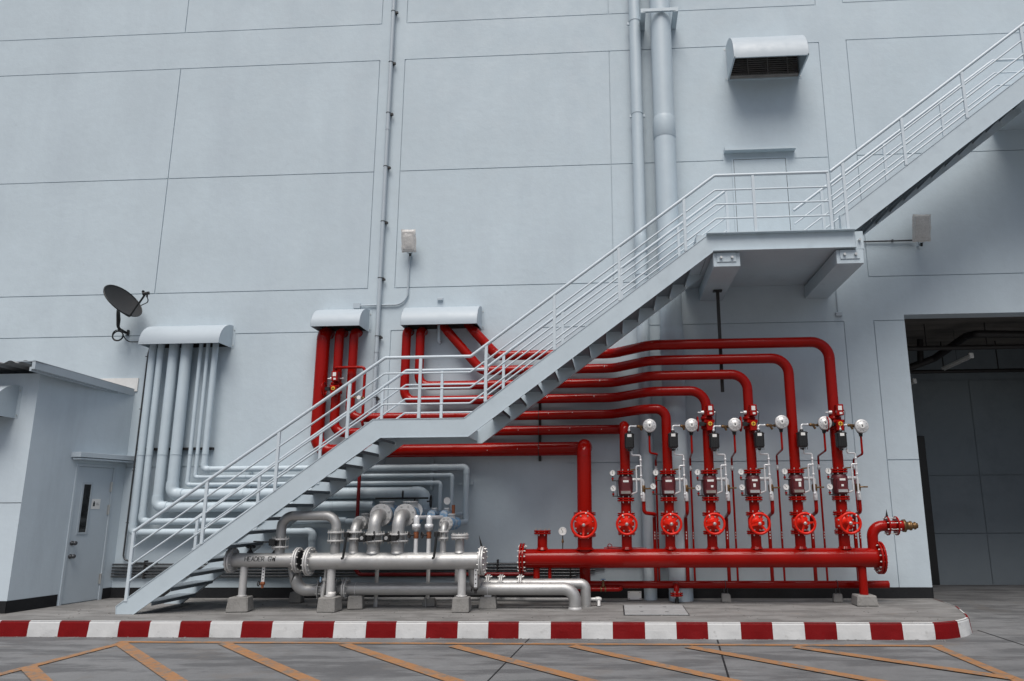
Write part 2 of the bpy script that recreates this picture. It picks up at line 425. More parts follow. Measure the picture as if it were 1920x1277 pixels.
# reveal of the vehicle opening
wm.add([(OX0, 0, ZR), (OX0, .3, ZR), (OX0, .3, OZ), (OX0, 0, OZ)], [(0, 1, 2, 3)])
wm.add([(OX0, 0, OZ), (OX0, .3, OZ), (OX1, .3, OZ), (OX1, 0, OZ)], [(0, 1, 2, 3)])
wm.add([(OX1, 0, ZR), (OX1, .3, ZR), (OX1, .3, OZ), (OX1, 0, OZ)], [(0, 1, 2, 3)])
wm.build('facade_wall', 'wall', bld, fix=False)
mm = MB()   # body of the building behind (blocks light)
mm.bb(X0, OX0-.02, .03, .28, ZR, Z1).bb(OX0-.02, OX1+.02, .03, .28, OZ+.01, Z1).bb(OX1+.02, X1, .03, .28, ZR, Z1)
mm.bb(X0, X1, .28, 9, Z1-.3, Z1)
mm.build('masonry_core', 'inwall', bld)
# dark painted base band
pb = MB(); pb.bb(-8.33, OX0+.004, -.006, .02, .0, .165); pb.bb(OX0-.006, OX0+.004, -.006, .3, ZR, .165); pb.build('base_band', 'plinth', bld)
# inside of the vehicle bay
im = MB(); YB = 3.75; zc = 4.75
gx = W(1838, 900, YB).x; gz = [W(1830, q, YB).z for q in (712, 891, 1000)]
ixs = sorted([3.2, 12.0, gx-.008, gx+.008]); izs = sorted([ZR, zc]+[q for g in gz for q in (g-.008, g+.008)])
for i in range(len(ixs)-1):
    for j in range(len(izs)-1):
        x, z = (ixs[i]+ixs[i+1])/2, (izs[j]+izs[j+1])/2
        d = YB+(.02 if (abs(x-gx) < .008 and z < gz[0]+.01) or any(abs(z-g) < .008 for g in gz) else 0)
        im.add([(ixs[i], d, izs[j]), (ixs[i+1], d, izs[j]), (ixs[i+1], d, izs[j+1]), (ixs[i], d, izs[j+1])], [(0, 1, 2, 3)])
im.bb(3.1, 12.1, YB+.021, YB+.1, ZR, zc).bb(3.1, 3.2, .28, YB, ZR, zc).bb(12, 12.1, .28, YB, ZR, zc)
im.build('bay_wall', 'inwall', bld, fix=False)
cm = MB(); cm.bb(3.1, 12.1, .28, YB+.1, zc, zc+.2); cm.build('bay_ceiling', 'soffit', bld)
dm = MB(); a = W(1719, 818, YB-.03); b = W(1748, 1072, YB-.03)
dm.bb(a.x-.9, b.x+.12, YB-.06, YB-.001, ZR+.002, a.z, .006); dm.build('bay_door', 'black', bld)
# ceiling services of the bay
def svc(name, label, cat, pts, r, matn='blacksteel', fr=.08, extra=None):
    mb = MB().tube(fillet(pts, fr), r, 10)
    if extra: extra(mb)
    return origin_to(tag(mb.build(name, matn), label, cat), pts[0])
def rods(mb):
    for (x, y) in ((5.9, 1.5), (7.0, 1.5), (8.2, 1.5)): mb.cyl((x, y, 4.25), (x, y, zc), .01, 6)
svc('ceiling_pipe', 'black pipe running left to right under the vehicle bay ceiling, nearest the lintel', 'pipe', [(4.6, 1.5, 4.28), (11, 1.5, 4.28)], .045, extra=rods)
svc('ceiling_pipe', 'thin black pipe across the back of the vehicle bay ceiling', 'pipe', [(4.0, 3.1, 4.12), (11, 3.1, 4.12)], .04, extra=lambda mb: [mb.cyl((x, 3.1, 4.1), (x, 3.1, zc), .012, 6) for x in (6.2, 6.9, 8.0, 9.1)])
svc('drain_pipe', 'thick black pipe bending diagonally under the vehicle bay ceiling', 'pipe', [tuple(W(1704, 690, 2.6)), tuple(W(1752, 672, 2.4)), tuple(W(1812, 630, 1.6)), tuple(W(1830, 626, 1.3)), (11, 1.3, 4.36)], .07, extra=lambda mb: mb.cyl(W(1726, 682, 2.5), W(1727, 655, 2.5)+Vector((0, 0, .2)), .06, 12))
def tubelight(pa, pb, label):
    t = thing('strip_light', label, 'light fitting', (pa+pb)/2)
    d = (pb-pa)
    mb = MB(); ax, u, v = basis(d); rot = Matrix((ax, u, v)).transposed()
    mb.box((pa+pb)/2, (d.length, .07, .05), rot, .006).build('housing', 'white', t)
    e = MB(); e.box(pb-ax*.02, (.05, .085, .10), rot, .01).build('end_cap', 'white', t)
    e2 = MB().cyl((pa+pb)/2, ((pa+pb)/2).xy.to_3d()+Vector((0, 0, zc)), .004, 6); e2.build('hanger', 'blacksteel', t)
    e3 = MB().cyl(pa+ax*.05-Vector((0, 0, .04)), pb-ax*.05-Vector((0, 0, .04)), .013, 10); e3.build('tube', 'white', t)
tubelight(W(1768, 691, 2.4), W(1822, 666, 1.5), 'white fluorescent strip light hanging in the middle of the vehicle bay')
tubelight(W(1690, 722, 2.6), W(1716, 714, 2.3), 'white fluorescent strip light half hidden behind the bay jamb')

# concrete corbel beams under the upper landing
for (xa_, xb_), up_ in (((1.535, 1.925), 0), ((3.315, 3.705), 1)):
    mb = MB().bb(xa_, xb_, -1.805, 0, 4.865, 5.08, .006)
    if up_: mb.bb(3.602, 3.725, -1.803, 0, 5.083, 5.36, .006)
    cb = mb.build('corbel_beam', 'steel', bld)
    p = MB().bb(xa_+.05, xb_-.06, -1.818, -1.806, 4.935, 5.08 if not up_ else 5.075, .003)
    p.build('anchor_plate', 'steel', cb)
    q = MB()
    for x in (xa_+.11, xb_-.12): q.cyl((x, -1.85, 5.0), (x, -1.81, 5.0), .02, 6)
    if up_: q.cyl((3.66, -1.85, 5.22), (3.66, -1.80, 5.22), .02, 6)
    q.build('anchor_bolt', 'bolt', cb)
# upper door and its canopy
ud = thing('steel_door', 'pale grey flush steel door opening onto the upper stair landing', 'door', (2.7, 0, 5.36))
MB().bb(2.21, 2.245, -.016, -.001, 5.38, 7.50, .002).bb(3.165, 3.20, -.016, -.001, 5.38, 7.50, .002).bb(2.245, 3.165, -.016, -.001, 7.465, 7.50, .002).build('door_frame', 'wall', ud)
MB().bb(2.244, 3.166, -.003, -.001, 5.38, 7.466).build('shadow_gap', 'black', ud)
MB().bb(2.253, 3.157, -.010, -.004, 5.395, 7.457, .002).build('door_leaf', 'wall', ud)
mb = MB()
for z in (5.6, 7.2): mb.cyl((3.165, -.022, z), (3.165, -.022, z+.1), .009, 8)
mb.build('hinge', 'steel', ud)
can = MB().bb(2.09, 3.33, -.13, 0, 7.59, 7.605, .002).bb(2.09, 3.33, -.136, -.126, 7.585, 7.615).bb(2.085, 2.093, -.13, 0, 7.585, 7.66)
origin_to(tag(can.build('door_canopy', 'steel'), 'thin grey sheet canopy above the upper landing door', 'canopy'), (2.7, 0, 7.7))

# ---------------------------------------------------------------- hoods
def hood(label, xa, xb, z0, z1, dp, y0=0.0, grille=False, endmat='steel', name='pipe_hood'):
    t = thing(name, label, 'hood', ((xa+xb)/2, y0, z0))
    n = 24; arc = []
    for k in range(n+1):
        a = R(90)*k/n; arc.append((y0-dp*math.sin(a)**.95, z0+.03+(z1-z0-.03)*math.cos(a)))
    arc.append((y0-dp, z0))
    sh = MB(); th = .006; na = len(arc)
    for k_ in (0, 1):
        pr = [(y0+(p[0]-y0)*(1-k_*th/dp), z0+(p[1]-z0)*(1-k_*th/(z1-z0))) for p in arc]
        sh.add([(xa, *p) for p in pr]+[(xb, *p) for p in pr], [(i, i+1, na+i+1, na+i) for i in range(na-1)], True)
    sh.add([(xa, y0-dp, z0), (xb, y0-dp, z0), (xb, y0-dp+.02, z0), (xa, y0-dp+.02, z0)], [(0, 1, 2, 3)])
    sh.build('curved_sheet', 'hood', t, fix=False)
    for x, sg in ((xa, -1), (xb, 1)):
        e = MB(); poly = [(y0, z1)]+arc+[(y0, z0)]
        for off in (0, -sg*.008):
            e.add([(x+off+sg*.002, *p) for p in poly], [list(range(len(poly)))])
        e.bb(x+sg*.002, x+sg*.05, y0-.006, y0, z0, z1-.02)
        e.build('end_plate', endmat, t, fix=False)
    r = MB()
    for x, sg in ((xa, -1), (xb, 1)):
        for z in (z0+.04, z1-.08): r.cyl((x+sg*.028, y0-.006, z), (x+sg*.028, y0-.016, z), .010, 8)
    r.build('screw', 'bolt', t)
    if grille:
        g = MB()
        g.bb(xa+.01, xb-.01, y0-.02, y0-.012, z0+.01, z1-.2)
        g.build('backing', 'mesh', t)
        g = MB()
        for k in range(15): z = z0+.05+k*.042; g.bb(xa+.02, xb-.02, y0-.085, y0-.06, z, z+.009)
        g.build('louvre', 'slat', t)
        for k in range(1, 4): MB().bb(xa+(xb-xa)*k/3.6-.008, xa+(xb-xa)*k/3.6+.008, y0-.10, y0-.086, z0+.03, z1-.1).build('mullion', 'slat', t)
        g = MB().bb(xa+.004, xa+.022, y0-dp, y0, z0-.001, z0+.022).bb(xb-.022, xb-.004, y0-dp, y0, z0-.001, z0+.022).bb(xa+.022, xb-.022, y0-dp+.002, y0-dp+.02, z0-.001, z0+.022).bb(xa+.022, xb-.022, y0-.03, y0-.002, z0-.001, z0+.03)
        g.build('mouth_frame', 'steel', t)
        g = MB().bb(xa+.03, xb-.03, y0-.12, y0-.03, z0+.02, z0+.024)
        for k in range(40): xq = xa+.04+k*(xb-xa-.08)/40; g.bb(xq, xq+.006, y0-.16, y0-.03, z0+.025, z0+.03)
        g.build('mesh_strip', 'slat', t)
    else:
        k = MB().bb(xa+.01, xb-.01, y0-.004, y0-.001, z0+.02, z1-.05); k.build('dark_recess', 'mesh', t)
    return t
hood('wide quarter-round sheet hood on the left above seven grey pipes', -8.08, -6.66, 4.20, 4.60, .42)
hood('small quarter-round sheet hood above three vertical red pipes', -5.06, -4.22, 4.44, 4.83, .47)
hood('quarter-round sheet hood above four red pipes, two of them running diagonally', -3.53, -2.23, 4.445, 4.84, .42)
hood('large curved ventilation hood with dark louvred mouth high on the right of the wall', 2.23, 3.51, 9.03, 9.74, .70, grille=True, name='vent_hood')
hood('quarter-round hood on the front face of the lean-to shed at the left edge', -10.4, W(36, 730, -1.75).x, W(28, 784, -1.75).z, W(37, 723, -1.75).z, .45, y0=-1.75, name='vent_hood')

# ---------------------------------------------------------------- shed
sh = thing('lean_to_shed', 'low blue-grey lean-to shed with sloping fascia and narrow steel door at the left edge', 'shed', (-8.63, -1.75, 0))
XS, YS = -8.63, -1.75
m_ = MB()
zf, zb = 3.46, 3.40
sx = [-13, XS]; gz2 = W(20, 943, YS).z
m_.add([(-13, YS, 0), (XS, YS, 0), (XS, YS, gz2-.006), (-13, YS, gz2-.006)], [(0, 1, 2, 3)])
m_.add([(-13, YS, gz2+.006), (XS, YS, gz2+.006), (XS, YS, zf), (-13, YS, zf)], [(0, 1, 2, 3)])
m_.add([(-13, YS+.02, gz2-.006), (XS, YS+.02, gz2-.006), (XS, YS+.02, gz2+.006), (-13, YS+.02, gz2+.006)], [(0, 1, 2, 3)])
DY0, DY1, DZ = -.94, -.20, 2.15
m_.add([(XS, YS, 0), (XS, DY0, 0), (XS, DY0, DZ), (XS, YS, DZ)], [(0, 1, 2, 3)])
m_.add([(XS, DY1, 0), (XS, 0, 0), (XS, 0, DZ), (XS, DY1, DZ)], [(0, 1, 2, 3)])
m_.add([(XS, YS, DZ), (XS, 0, DZ), (XS, 0, zb), (XS, YS, zf)], [(0, 1, 2, 3)])
m_.add([(XS-.02, YS+.02, 0), (XS-.02, 0, 0), (XS-.02, 0, DZ+.02), (XS-.02, YS+.02, DZ+.02)], [(0, 1, 2, 3)])
wall_o = m_.build('shed_wall', 'shed', sh, fix=False)
band_o = MB().bb(-13, XS+.006, YS-.006, YS, 0, .17).bb(XS, XS+.006, YS-.006, DY0-.03, 0, .17).bb(XS, XS+.006, DY1+.03, 0, 0, .17).build('base_band', 'plinth', sh)
rf = MB()
nx = 60
for k in range(nx*2):
    xA, xB = -13+k*(13+XS+.25)/(nx*2), -13+(k+1)*(13+XS+.25)/(nx*2)
    za, zb2 = .022*math.sin(k*math.pi/3), .022*math.sin((k+1)*math.pi/3)
    rf.add([(xA, -2.15, 3.56+za), (xB, -2.15, 3.56+zb2), (xB, 0, 3.50+zb2), (xA, 0, 3.50+za)], [(0, 1, 2, 3)], True)
rf.build('corrugated_roof', 'roofing', sh, fix=False)
fm = MB(); q0, q1 = Vector((-8.39, -2.15, 3.50)), Vector((-8.33, -.0, 3.42))
def slant(mb, a, b, th, h0, h1):
    d = Vector((th, 0, 0))
    vs = [a+Vector((0, 0, h0)), b+Vector((0, 0, h0)), b+Vector((0, 0, h1)), a+Vector((0, 0, h1))]
    mb.add(vs+[v-d for v in vs], [(0, 1, 2, 3), (7, 6, 5, 4), (0, 4, 5, 1), (1, 5, 6, 2), (2, 6, 7, 3), (3, 7, 4, 0)])
slant(fm, q0, q1, .05, -.05, .07); slant(fm, q0-Vector((.05, 0, 0)), q1-Vector((.05, 0, 0)), .03, -.08, -.02)
slant(fm, q0+Vector((0, 0, .06)), q1+Vector((0, 0, .06)), .3, .0, .012)
fm.build('fascia', 'hood', sh)
gt = MB().bb(W(190, 709).x, W(261, 709).x, -.02, -.001, 3.45, W(261, 709).z); gt.build('flashing', 'white', sh)
dr = thing('steel_door', 'narrow grey steel door with tall dark glass slot in the shed side', 'door', (XS, (DY0+DY1)/2, 0))
fr = MB().bb(XS-.02, XS+.012, DY0, DY0+.04, .0, DZ).bb(XS-.02, XS+.012, DY1-.04, DY1, 0, DZ).bb(XS-.02, XS+.012, DY0+.04, DY1-.04, DZ-.04, DZ)
fr.build('door_frame', 'door', dr)
lf = MB().bb(XS-.018, XS-.002, DY0+.045, DY1-.045, .012, DZ-.045, .002); lf.build('door_leaf', 'door', dr)
yw = DY0+.235; wz0, wz1 = 1.08, 1.83
gl = MB().bb(XS-.002, XS+.002, yw-.055, yw+.075, wz0, wz1); gl.build('glass_slot', 'glass', dr)
gf = MB().bb(XS-.002, XS+.008, yw-.085, yw-.055, wz0-.03, wz1+.03).bb(XS-.002, XS+.008, yw+.075, yw+.105, wz0-.03, wz1+.03).bb(XS-.002, XS+.008, yw-.055, yw+.075, wz0-.03, wz0).bb(XS-.002, XS+.008, yw-.055, yw+.075, wz1, wz1+.03)
gf.build('slot_frame', 'hood', dr)
sg = MB().bb(XS-.002, XS+.003, yw+.125, yw+.285, 1.44, 1.60); s0 = sg.build('sign_plate', 'white', dr)
sg = MB(); sg.bb(XS+.003, XS+.0045, yw+.15, yw+.185, 1.485, 1.545).bb(XS+.003, XS+.0045, yw+.16, yw+.175, 1.545, 1.565).bb(XS+.003, XS+.0045, yw+.21, yw+.265, 1.505, 1.511).bb(XS+.003, XS+.0045, yw+.21, yw+.25, 1.53, 1.535)
sg.build('sign_symbol', 'black', s0)
for z in (.72, .92):
    kb_ = MB().prof((XS-.002, DY0+.10, z), (1, 0, 0), [(0, .036), (.008, .034), (.012, .014), (.035, .014), (.042, .03), (.06, .034), (.075, .024), (.08, .001)], 16)
    kb_.build('knob', 'tube', dr)
for z in (.25, 1.35, 1.72):
    MB().cyl((XS+.008, DY1-.045, z), (XS+.008, DY1-.045, z+.16), .011, 8).bb(XS, XS+.006, DY1-.075, DY1-.015, z, z+.16).build('hinge', 'bolt', dr)
lc = MB().bb(XS, XS+.16, DY0-.12, -.02, 2.245, 2.325, .004); lc.bb(XS+.02, XS+.15, DY0-.1, -.04, 2.21, 2.235)
lc_o = origin_to(tag(lc.build('door_canopy', 'door'), 'short box canopy above the shed door', 'canopy'), (XS, -.5, 2.2))
# the side wall stands slightly splayed: it meets the warehouse 0.3 m further right than its front corner
bpy.context.view_layer.update()
def splay(o):
    mw = o.matrix_world; inv = mw.inverted()
    for v in o.data.vertices:
        p = mw @ v.co
        if p.x > XS-.3: p.x += .30*max(0, min(1, (p.y-YS)/1.75)); v.co = inv @ p
for o in [wall_o, band_o, lc_o]+[q for q in dr.children_recursive if q.type == 'MESH']: splay(o)

# ---------------------------------------------------------------- staircase
st = thing('steel_staircase', 'long pale grey steel staircase climbing left to right with two landings and tube railings', 'staircase', (-6.9, -1.25, 0))
F, B = -1.8, -.70
topF = [(-6.97, .11), (-3.445, 2.685), (-2.12, 2.685), (1.48, 5.372), (3.602, 5.372)]
botF = [(-6.71, .002), (-3.33, 2.42), (-2.055, 2.42), (1.535, 5.10), (3.602, 5.10)]
def stringer(name, top, bot, y, sgn, cap=.02):
    mb = MB(); poly = top+bot[::-1]
    mb.prism(poly, y-.006, y+.006)
    for line in (top, bot):
        for a, b in zip(line[:-1], line[1:]):
            a, b = Vector((a[0], y, a[1])), Vector((b[0], y, b[1])); d = (b-a); ax = d.normalized()
            rot = Matrix((ax, Vector((0, 1, 0)), ax.cross(Vector((0, 1, 0))))).transposed()
            mb.box((a+b)/2+Vector((0, cap/2*sgn-.001*sgn, 0)), (d.length, cap+.012, .009), rot)
    return mb.build(name, 'steel', st)
foot = [(-6.97, .11), (-6.95, .002), (-6.71, .002)]
mb = MB(); s1 = stringer('stringer', [(-6.96, .002)]+topF[:4], [(-6.72, .002)]+botF[:4], F, -1, .008)
top3 = [(3.40, 5.38), (3.40, 5.585), (6.75, 8.108)]; bot3 = [(3.60, 5.374), (3.66, 5.412), (6.90, 7.86)]
s3 = stringer('stringer', top3, bot3, F, -1, .008)
beam = MB().bb(1.483, 3.60, F-.004, F+.006, 5.10, 5.372).bb(1.45, 3.60, F-.075, F+.01, 5.366, 5.376).bb(1.53, 3.60, F-.075, F+.01, 5.092, 5.102).bb(3.40, 3.412, F-.07, F+.02, 5.377, 5.60)
beam.build('landing_beam', 'steel', st)
sB = stringer('stringer', [(-6.96, .002)]+topF[:4], [(-6.72, .002)]+botF[:4], B, 1, .05)
sB3 = stringer('stringer', [(3.40, 5.374), (3.40, 5.585), (6.75, 8.108)], [(x, z-(.05 if k else 0)) for k, (x, z) in enumerate(bot3)], B, 1, .05)
# landings
MB().bb(-3.44, -2.12, F+.007, B-.007, 2.60, 2.612).bb(-3.44, -3.425, F+.007, B-.007, 2.45, 2.60).bb(-2.14, -2.125, F+.007, B-.007, 2.45, 2.60).build('landing_plate', 'steel', st)
MB().bb(1.30, 3.60, F+.007, -.002, 5.105, 5.37).build('landing_plate', 'steel', st)
MB().bb(6.76, 9.5, F-.05, -.002, 7.86, 8.11).build('landing_plate', 'steel', st)
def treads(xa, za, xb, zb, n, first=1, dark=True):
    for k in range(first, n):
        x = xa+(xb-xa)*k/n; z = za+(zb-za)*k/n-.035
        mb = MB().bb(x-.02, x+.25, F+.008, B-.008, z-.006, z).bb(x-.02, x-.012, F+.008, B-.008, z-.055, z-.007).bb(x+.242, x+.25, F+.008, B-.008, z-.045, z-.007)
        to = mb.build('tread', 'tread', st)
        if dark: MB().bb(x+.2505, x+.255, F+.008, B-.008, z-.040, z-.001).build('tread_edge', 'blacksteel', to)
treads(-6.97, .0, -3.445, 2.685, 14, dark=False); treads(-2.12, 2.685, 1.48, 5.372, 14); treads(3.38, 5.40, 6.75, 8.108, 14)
# railings
def railing(y, segs, posts, hr=True):
    offs = (.925, .69, .46, .235)
    for i, of in enumerate(offs):
        r = .024 if i == 0 else .0135
        for s_ in segs:
            pts = [(x, y, z+of) for x, z in s_]
            # bend points shift so parallel offsets stay at right angles
            if of < .9 and len(pts) > 2:
                pass
            MB().tube(fillet(pts, .05, 3), r, 12).build('handrail' if i == 0 else 'mid_rail', 'rail', st)
    def hz(x):
        for s_ in segs:
            for a, b in zip(s_[:-1], s_[1:]):
                if min(a[0], b[0])-1e-6 <= x <= max(a[0], b[0])+1e-6: return a[1]+(b[1]-a[1])*(x-a[0])/(b[0]-a[0])+.925
        return None
    for x, z in posts:
        t_ = hz(x); t_ = z+.92 if t_ is None else t_-.008
        MB().bb(x-.0225, x+.0225, y-.0175, y+.0175, z+.002, t_, .004).build('post', 'rail', st)
def ztop(x, off=0):
    T = topF+[(3.40, 5.585), (6.9, 8.22)]
    for a, b in zip(T[:-1], T[1:]):
        if a[0] <= x <= b[0] and b[0] > a[0]: return a[1]+(b[1]-a[1])*(x-a[0])/(b[0]-a[0])
    return T[-1][1]
dx = .14
seg1 = [(-6.84, ztop(-6.84)), (-3.30, 2.70), (-2.03, 2.70), (1.60, 5.40), (3.31, 5.40)]
seg1 = [(-6.84, .20), (-3.31, 2.665), (-2.04, 2.665), (1.61, 5.385), (3.30, 5.385)]
P1 = [-6.84, -5.83, -4.825, -3.82, -2.78, -1.815, -.815, .147, 1.138, 2.18, 3.29]
railing(F, [seg1], [(x, ztop(x) if x > -6.8 else .17) for x in P1])
seg3 = [(3.33, 5.395), (7.2, 8.31)]
railing(F, [seg3], [(x, ztop(x)) for x in (3.52, 4.45, 5.42, 6.39)])
P2 = [-6.56, -5.61, -4.655, -3.685, -2.72, -1.725, -.77, .2, 1.15, 1.965]
segb = [(-6.6, .33), (-3.31, 2.665), (-2.04, 2.665), (1.60, 5.36), (1.97, 5.36)]
segb = [(-6.6, .35), (-3.31, 2.68), (-2.04, 2.68), (1.97, 5.64)]
railing(B, [segb], [(x, ztop(x)) for x in P2[:-1]]+[(1.965, 5.37)])
railing(B, [[(3.05, 5.25), (6.55, 7.85), (7.4, 7.85)]], [(x, ztop(x)) for x in (3.52, 4.6, 5.6)])
# stop ends of the flight-3 rear rails
# loose black hanger strut hanging from the left corbel
hp = G(1345, 545, 4.862); hx, hy = hp.x, min(-.62, max(-.72, hp.y))
hs = MB().bb(hx-.025, hx+.025, hy-.02, hy+.02, W(1358, 735, hy).z, 4.84).bb(hx-.07, hx+.07, hy-.05, hy+.05, 4.84, 4.862)
origin_to(tag(hs.build('hanger_strut', 'blacksteel'), 'dark steel channel hanging down from the left concrete corbel behind the red pipes', 'strut'), (hx, hy, 4.86))

# ---------------------------------------------------------------- grey pipes on the wall
def weld(mb, p, ax, r, w=.012, k=1.03):
    return mb.prof(Vector(p)-Vector(ax).normalized()*w/2, ax, [(0, r), (.002, r*k), (w-.002, r*k), (w, r)], 20, False)
def elbow_sleeves(par, pts, r, Rr):
    pts = [Vector(p) for p in pts]
    for i in range(1, len(pts)-1):
        b = pts[i]; d1 = (pts[i-1]-b).normalized(); d2 = (pts[i+1]-b).normalized(); L = Rr+r*.9
        MB().tube(fillet([b+d1*L, b, b+d2*L], Rr), r*1.12, 20).build('elbow', 'greypipe', par)
YG = -.17
gx_ = [-7.97, -7.825, -7.59, -7.36, -7.11, -6.985, -6.85]
gz_ = [1.055, 1.232, 1.465, 1.670, 1.827, 1.95, 2.08]
gr_ = [.060, .054, .082, .090, .033, .031, .049]
glab = ['outermost of seven grey pipes below the left hood, running lowest along the wall', 'second grey pipe from the left under the left hood, low along the wall',
        'third and thick grey pipe from the left under the left hood', 'thickest grey pipe, fourth from the left under the left hood',
        'thin grey pipe just right of the thickest one under the left hood', 'thinnest grey pipe, second from the right under the left hood',
        'grey pipe nearest the right end of the left hood, running highest along the wall']
ends = [(W(587, 993, YG).x, .66), (W(650, 975, YG).x, None), (W(700, 952, YG).x, None), (W(797, 926, YG).x, 1.35), (W(826, 905, YG).x, 1.35), (W(848, 892, YG).x, 1.35), (W(875, 877, YG).x, 1.22)]
for i in range(7):
    x, z, r = gx_[i], gz_[i], gr_[i]
    t = thing('grey_pipe', glab[i], 'pipe', (x, YG, 4.2), 'grey pipes along the wall')
    xe_, ze_ = ends[i]
    pts = [(x, YG, 4.35), (x, YG, z), (xe_, YG, z)]
    if ze_: pts.append((xe_, YG, ze_))
    MB().tube(fillet([(x, 0, 4.38)]+pts, r*1.35), r, 22).build('pipe', 'greypipe', t)
    elbow_sleeves(t, pts, r, r*1.35)
    c = MB()
    for px in ((860, 1000) if i > 3 else ()):
        pass
    for xx_ in (-6.1, -4.6, -2.55):
        if xx_ < xe_-.1: c.torus((xx_, YG, z), (1, 0, 0), r+.003, .004, 20, 6)
    c.torus((x, YG, 2.33), (0, 0, 1), r+.003, .004, 20, 6)
    c.build('pipe_clamp', 'steel', t)
    if i > 3:
        k = MB().cyl((W(790, 890, YG).x-.06+.04*i, YG, z), (W(790, 890, YG).x+.03+.04*i, YG, z), r*1.14, 20); k.build('coupling', 'greypipe', t)
def strut(label, xa, xb, z, y=-.03, vert=False, z1=None, m='blacksteel'):
    mb = MB()
    if vert: mb.bb(xa-.02, xa+.02, y-.02, -.001, z, z1)
    else: mb.bb(xa, xb, y-.02, -.001, z-.02, z+.02)
    return origin_to(tag(mb.build('mounting_rail', m), label, 'bracket'), (xa, 0, z))
strut('dark rail clamped behind the seven vertical grey pipes', W(262, 842).x, W(402, 842).x, W(350, 842).z, -.05)
strut('short upright grey rail holding the grey pipes near their right-hand bends', W(811, 900).x, None, W(811, 919).z, -.05, True, W(811, 862).z, 'steel')
strut('upright rail behind the grey pipes under the lower flight', -6.1, None, 1.75, -.05, True, 2.15, 'steel')
sm = MB().bb(W(862, 905).x, W(888, 905).x, -.06, -.001, W(870, 906).z-.025, W(870, 906).z+.025)
origin_to(tag(sm.build('mounting_rail', 'steel'), 'small flat bracket behind the rightmost grey downpipe bend', 'bracket'), (W(870, 905).x, 0, 1.85))
# tall downpipes
def downpipe(label, x, y, r, top, joints, wide):
    t = thing('rainwater_pipe', label, 'drainpipe', (x, y, 0))
    MB().cyl((x, y, 0), (x, y, top), r, 32).build('pipe', 'greypipe', t)
    for z0, z1 in wide: MB().prof((x, y, z0), (0, 0, 1), [(0, r), (.015, r*1.05), (z1-z0-.06, r*1.05), (z1-z0, r)], 32, False).build('socket', 'greypipe', t)
    c = MB()
    for z in joints: c.torus((x, y, z), (0, 0, 1), r*1.02, .006, 32, 6); c.bb(x-r-.03, x-r+.01, y-.01, y+.03, z-.05, z).bb(x+r-.01, x+r+.03, y-.01, y+.03, z-.05, z)
    c.build('pipe_clamp', 'steel', t)
    return t
xs_ = (.540, 1.04)
downpipe('slimmer of two tall grey rainwater pipes right of the panel joint', .555, -.16, .104, 13.2, [z for z in (W(1185, 42, -.16).z, W(1190, 215, -.16).z, 5.3, 3.3)], [(W(1206, 475, -.16).z, W(1206, 440, -.16).z), (2.25, 2.5)])
downpipe('thicker of two tall grey rainwater pipes, held by a steel bracket near the top', 1.02, -.26, .188, 13.2, [], [(W(1240, 262, -.26).z, W(1240, 222, -.26).z), (3.9, 4.3)])
bt = thing('pipe_bracket', 'dark bolted steel bracket around the thicker rainwater pipe near the top edge', 'bracket', (1.02, 0, 10.0))
zb_ = W(1235, 18, -.5).z
for k, x in enumerate((W(1206, 30, -.47).x, W(1267, 30, -.47).x)):
    MB().bb(x-.045, x+.045, -.5, -.001, zb_-.05, zb_+.04, .004).build('bracket_arm', 'steel', bt)
MB().bb(W(1206, 30, -.47).x, W(1267, 30, -.47).x, -.505, -.465, zb_-.03, zb_+.03).build('cross_bar', 'steel', bt)

# ---------------------------------------------------------------- red pipes
YW, YR = -.2, -.8
RX = [-.44, .19, .84, 1.465, 2.113, 2.76, 3.40]
HZ = [2.355, 2.66, 2.91, 3.185, 3.435, 3.68, 3.93]
RRr = [.112, .078, .076, .076, .076, .078, .082]
TOPF = 1.95       # top of the alarm valve flange
def flange(parent, c, ax, r, t=.028, gap=.012, pair=True, n=8, m='red', mb_='bolt', nm='flange', br=.011):
    ax = Vector(ax).normalized(); c = Vector(c); mb = MB()
    if pair:
        mb.disc(c-ax*(t+gap)/2, ax, r, t); mb.disc(c+ax*(t+gap)/2, ax, r, t); L = 2*t+gap+.05
        mb.disc(c, ax, r*.8, gap+.001)
    else: mb.disc(c, ax, r, t); L = t+.05
    f = mb.build(nm, m, parent)
    MB().bolts(c, ax, r*.84, n, br, L).build('bolt_ring', mb_, f)
    return f
rl = ['thickest red pipe, from the small hood down and along the wall to the leftmost riser',
      'second red pipe under the small hood, running to the second riser from the left', 'third red pipe under the small hood, passing behind the lower landing to the third riser',
      'leftmost red pipe of the middle hood, ending at the fourth riser', 'second red pipe of the middle hood, ending at the fifth riser',
      'red pipe leaving the middle hood diagonally and ending at the sixth riser', 'topmost red pipe, from the right end of the middle hood to the rightmost riser']
VX = [-4.93, -4.65, -4.395, -3.48, -3.24]
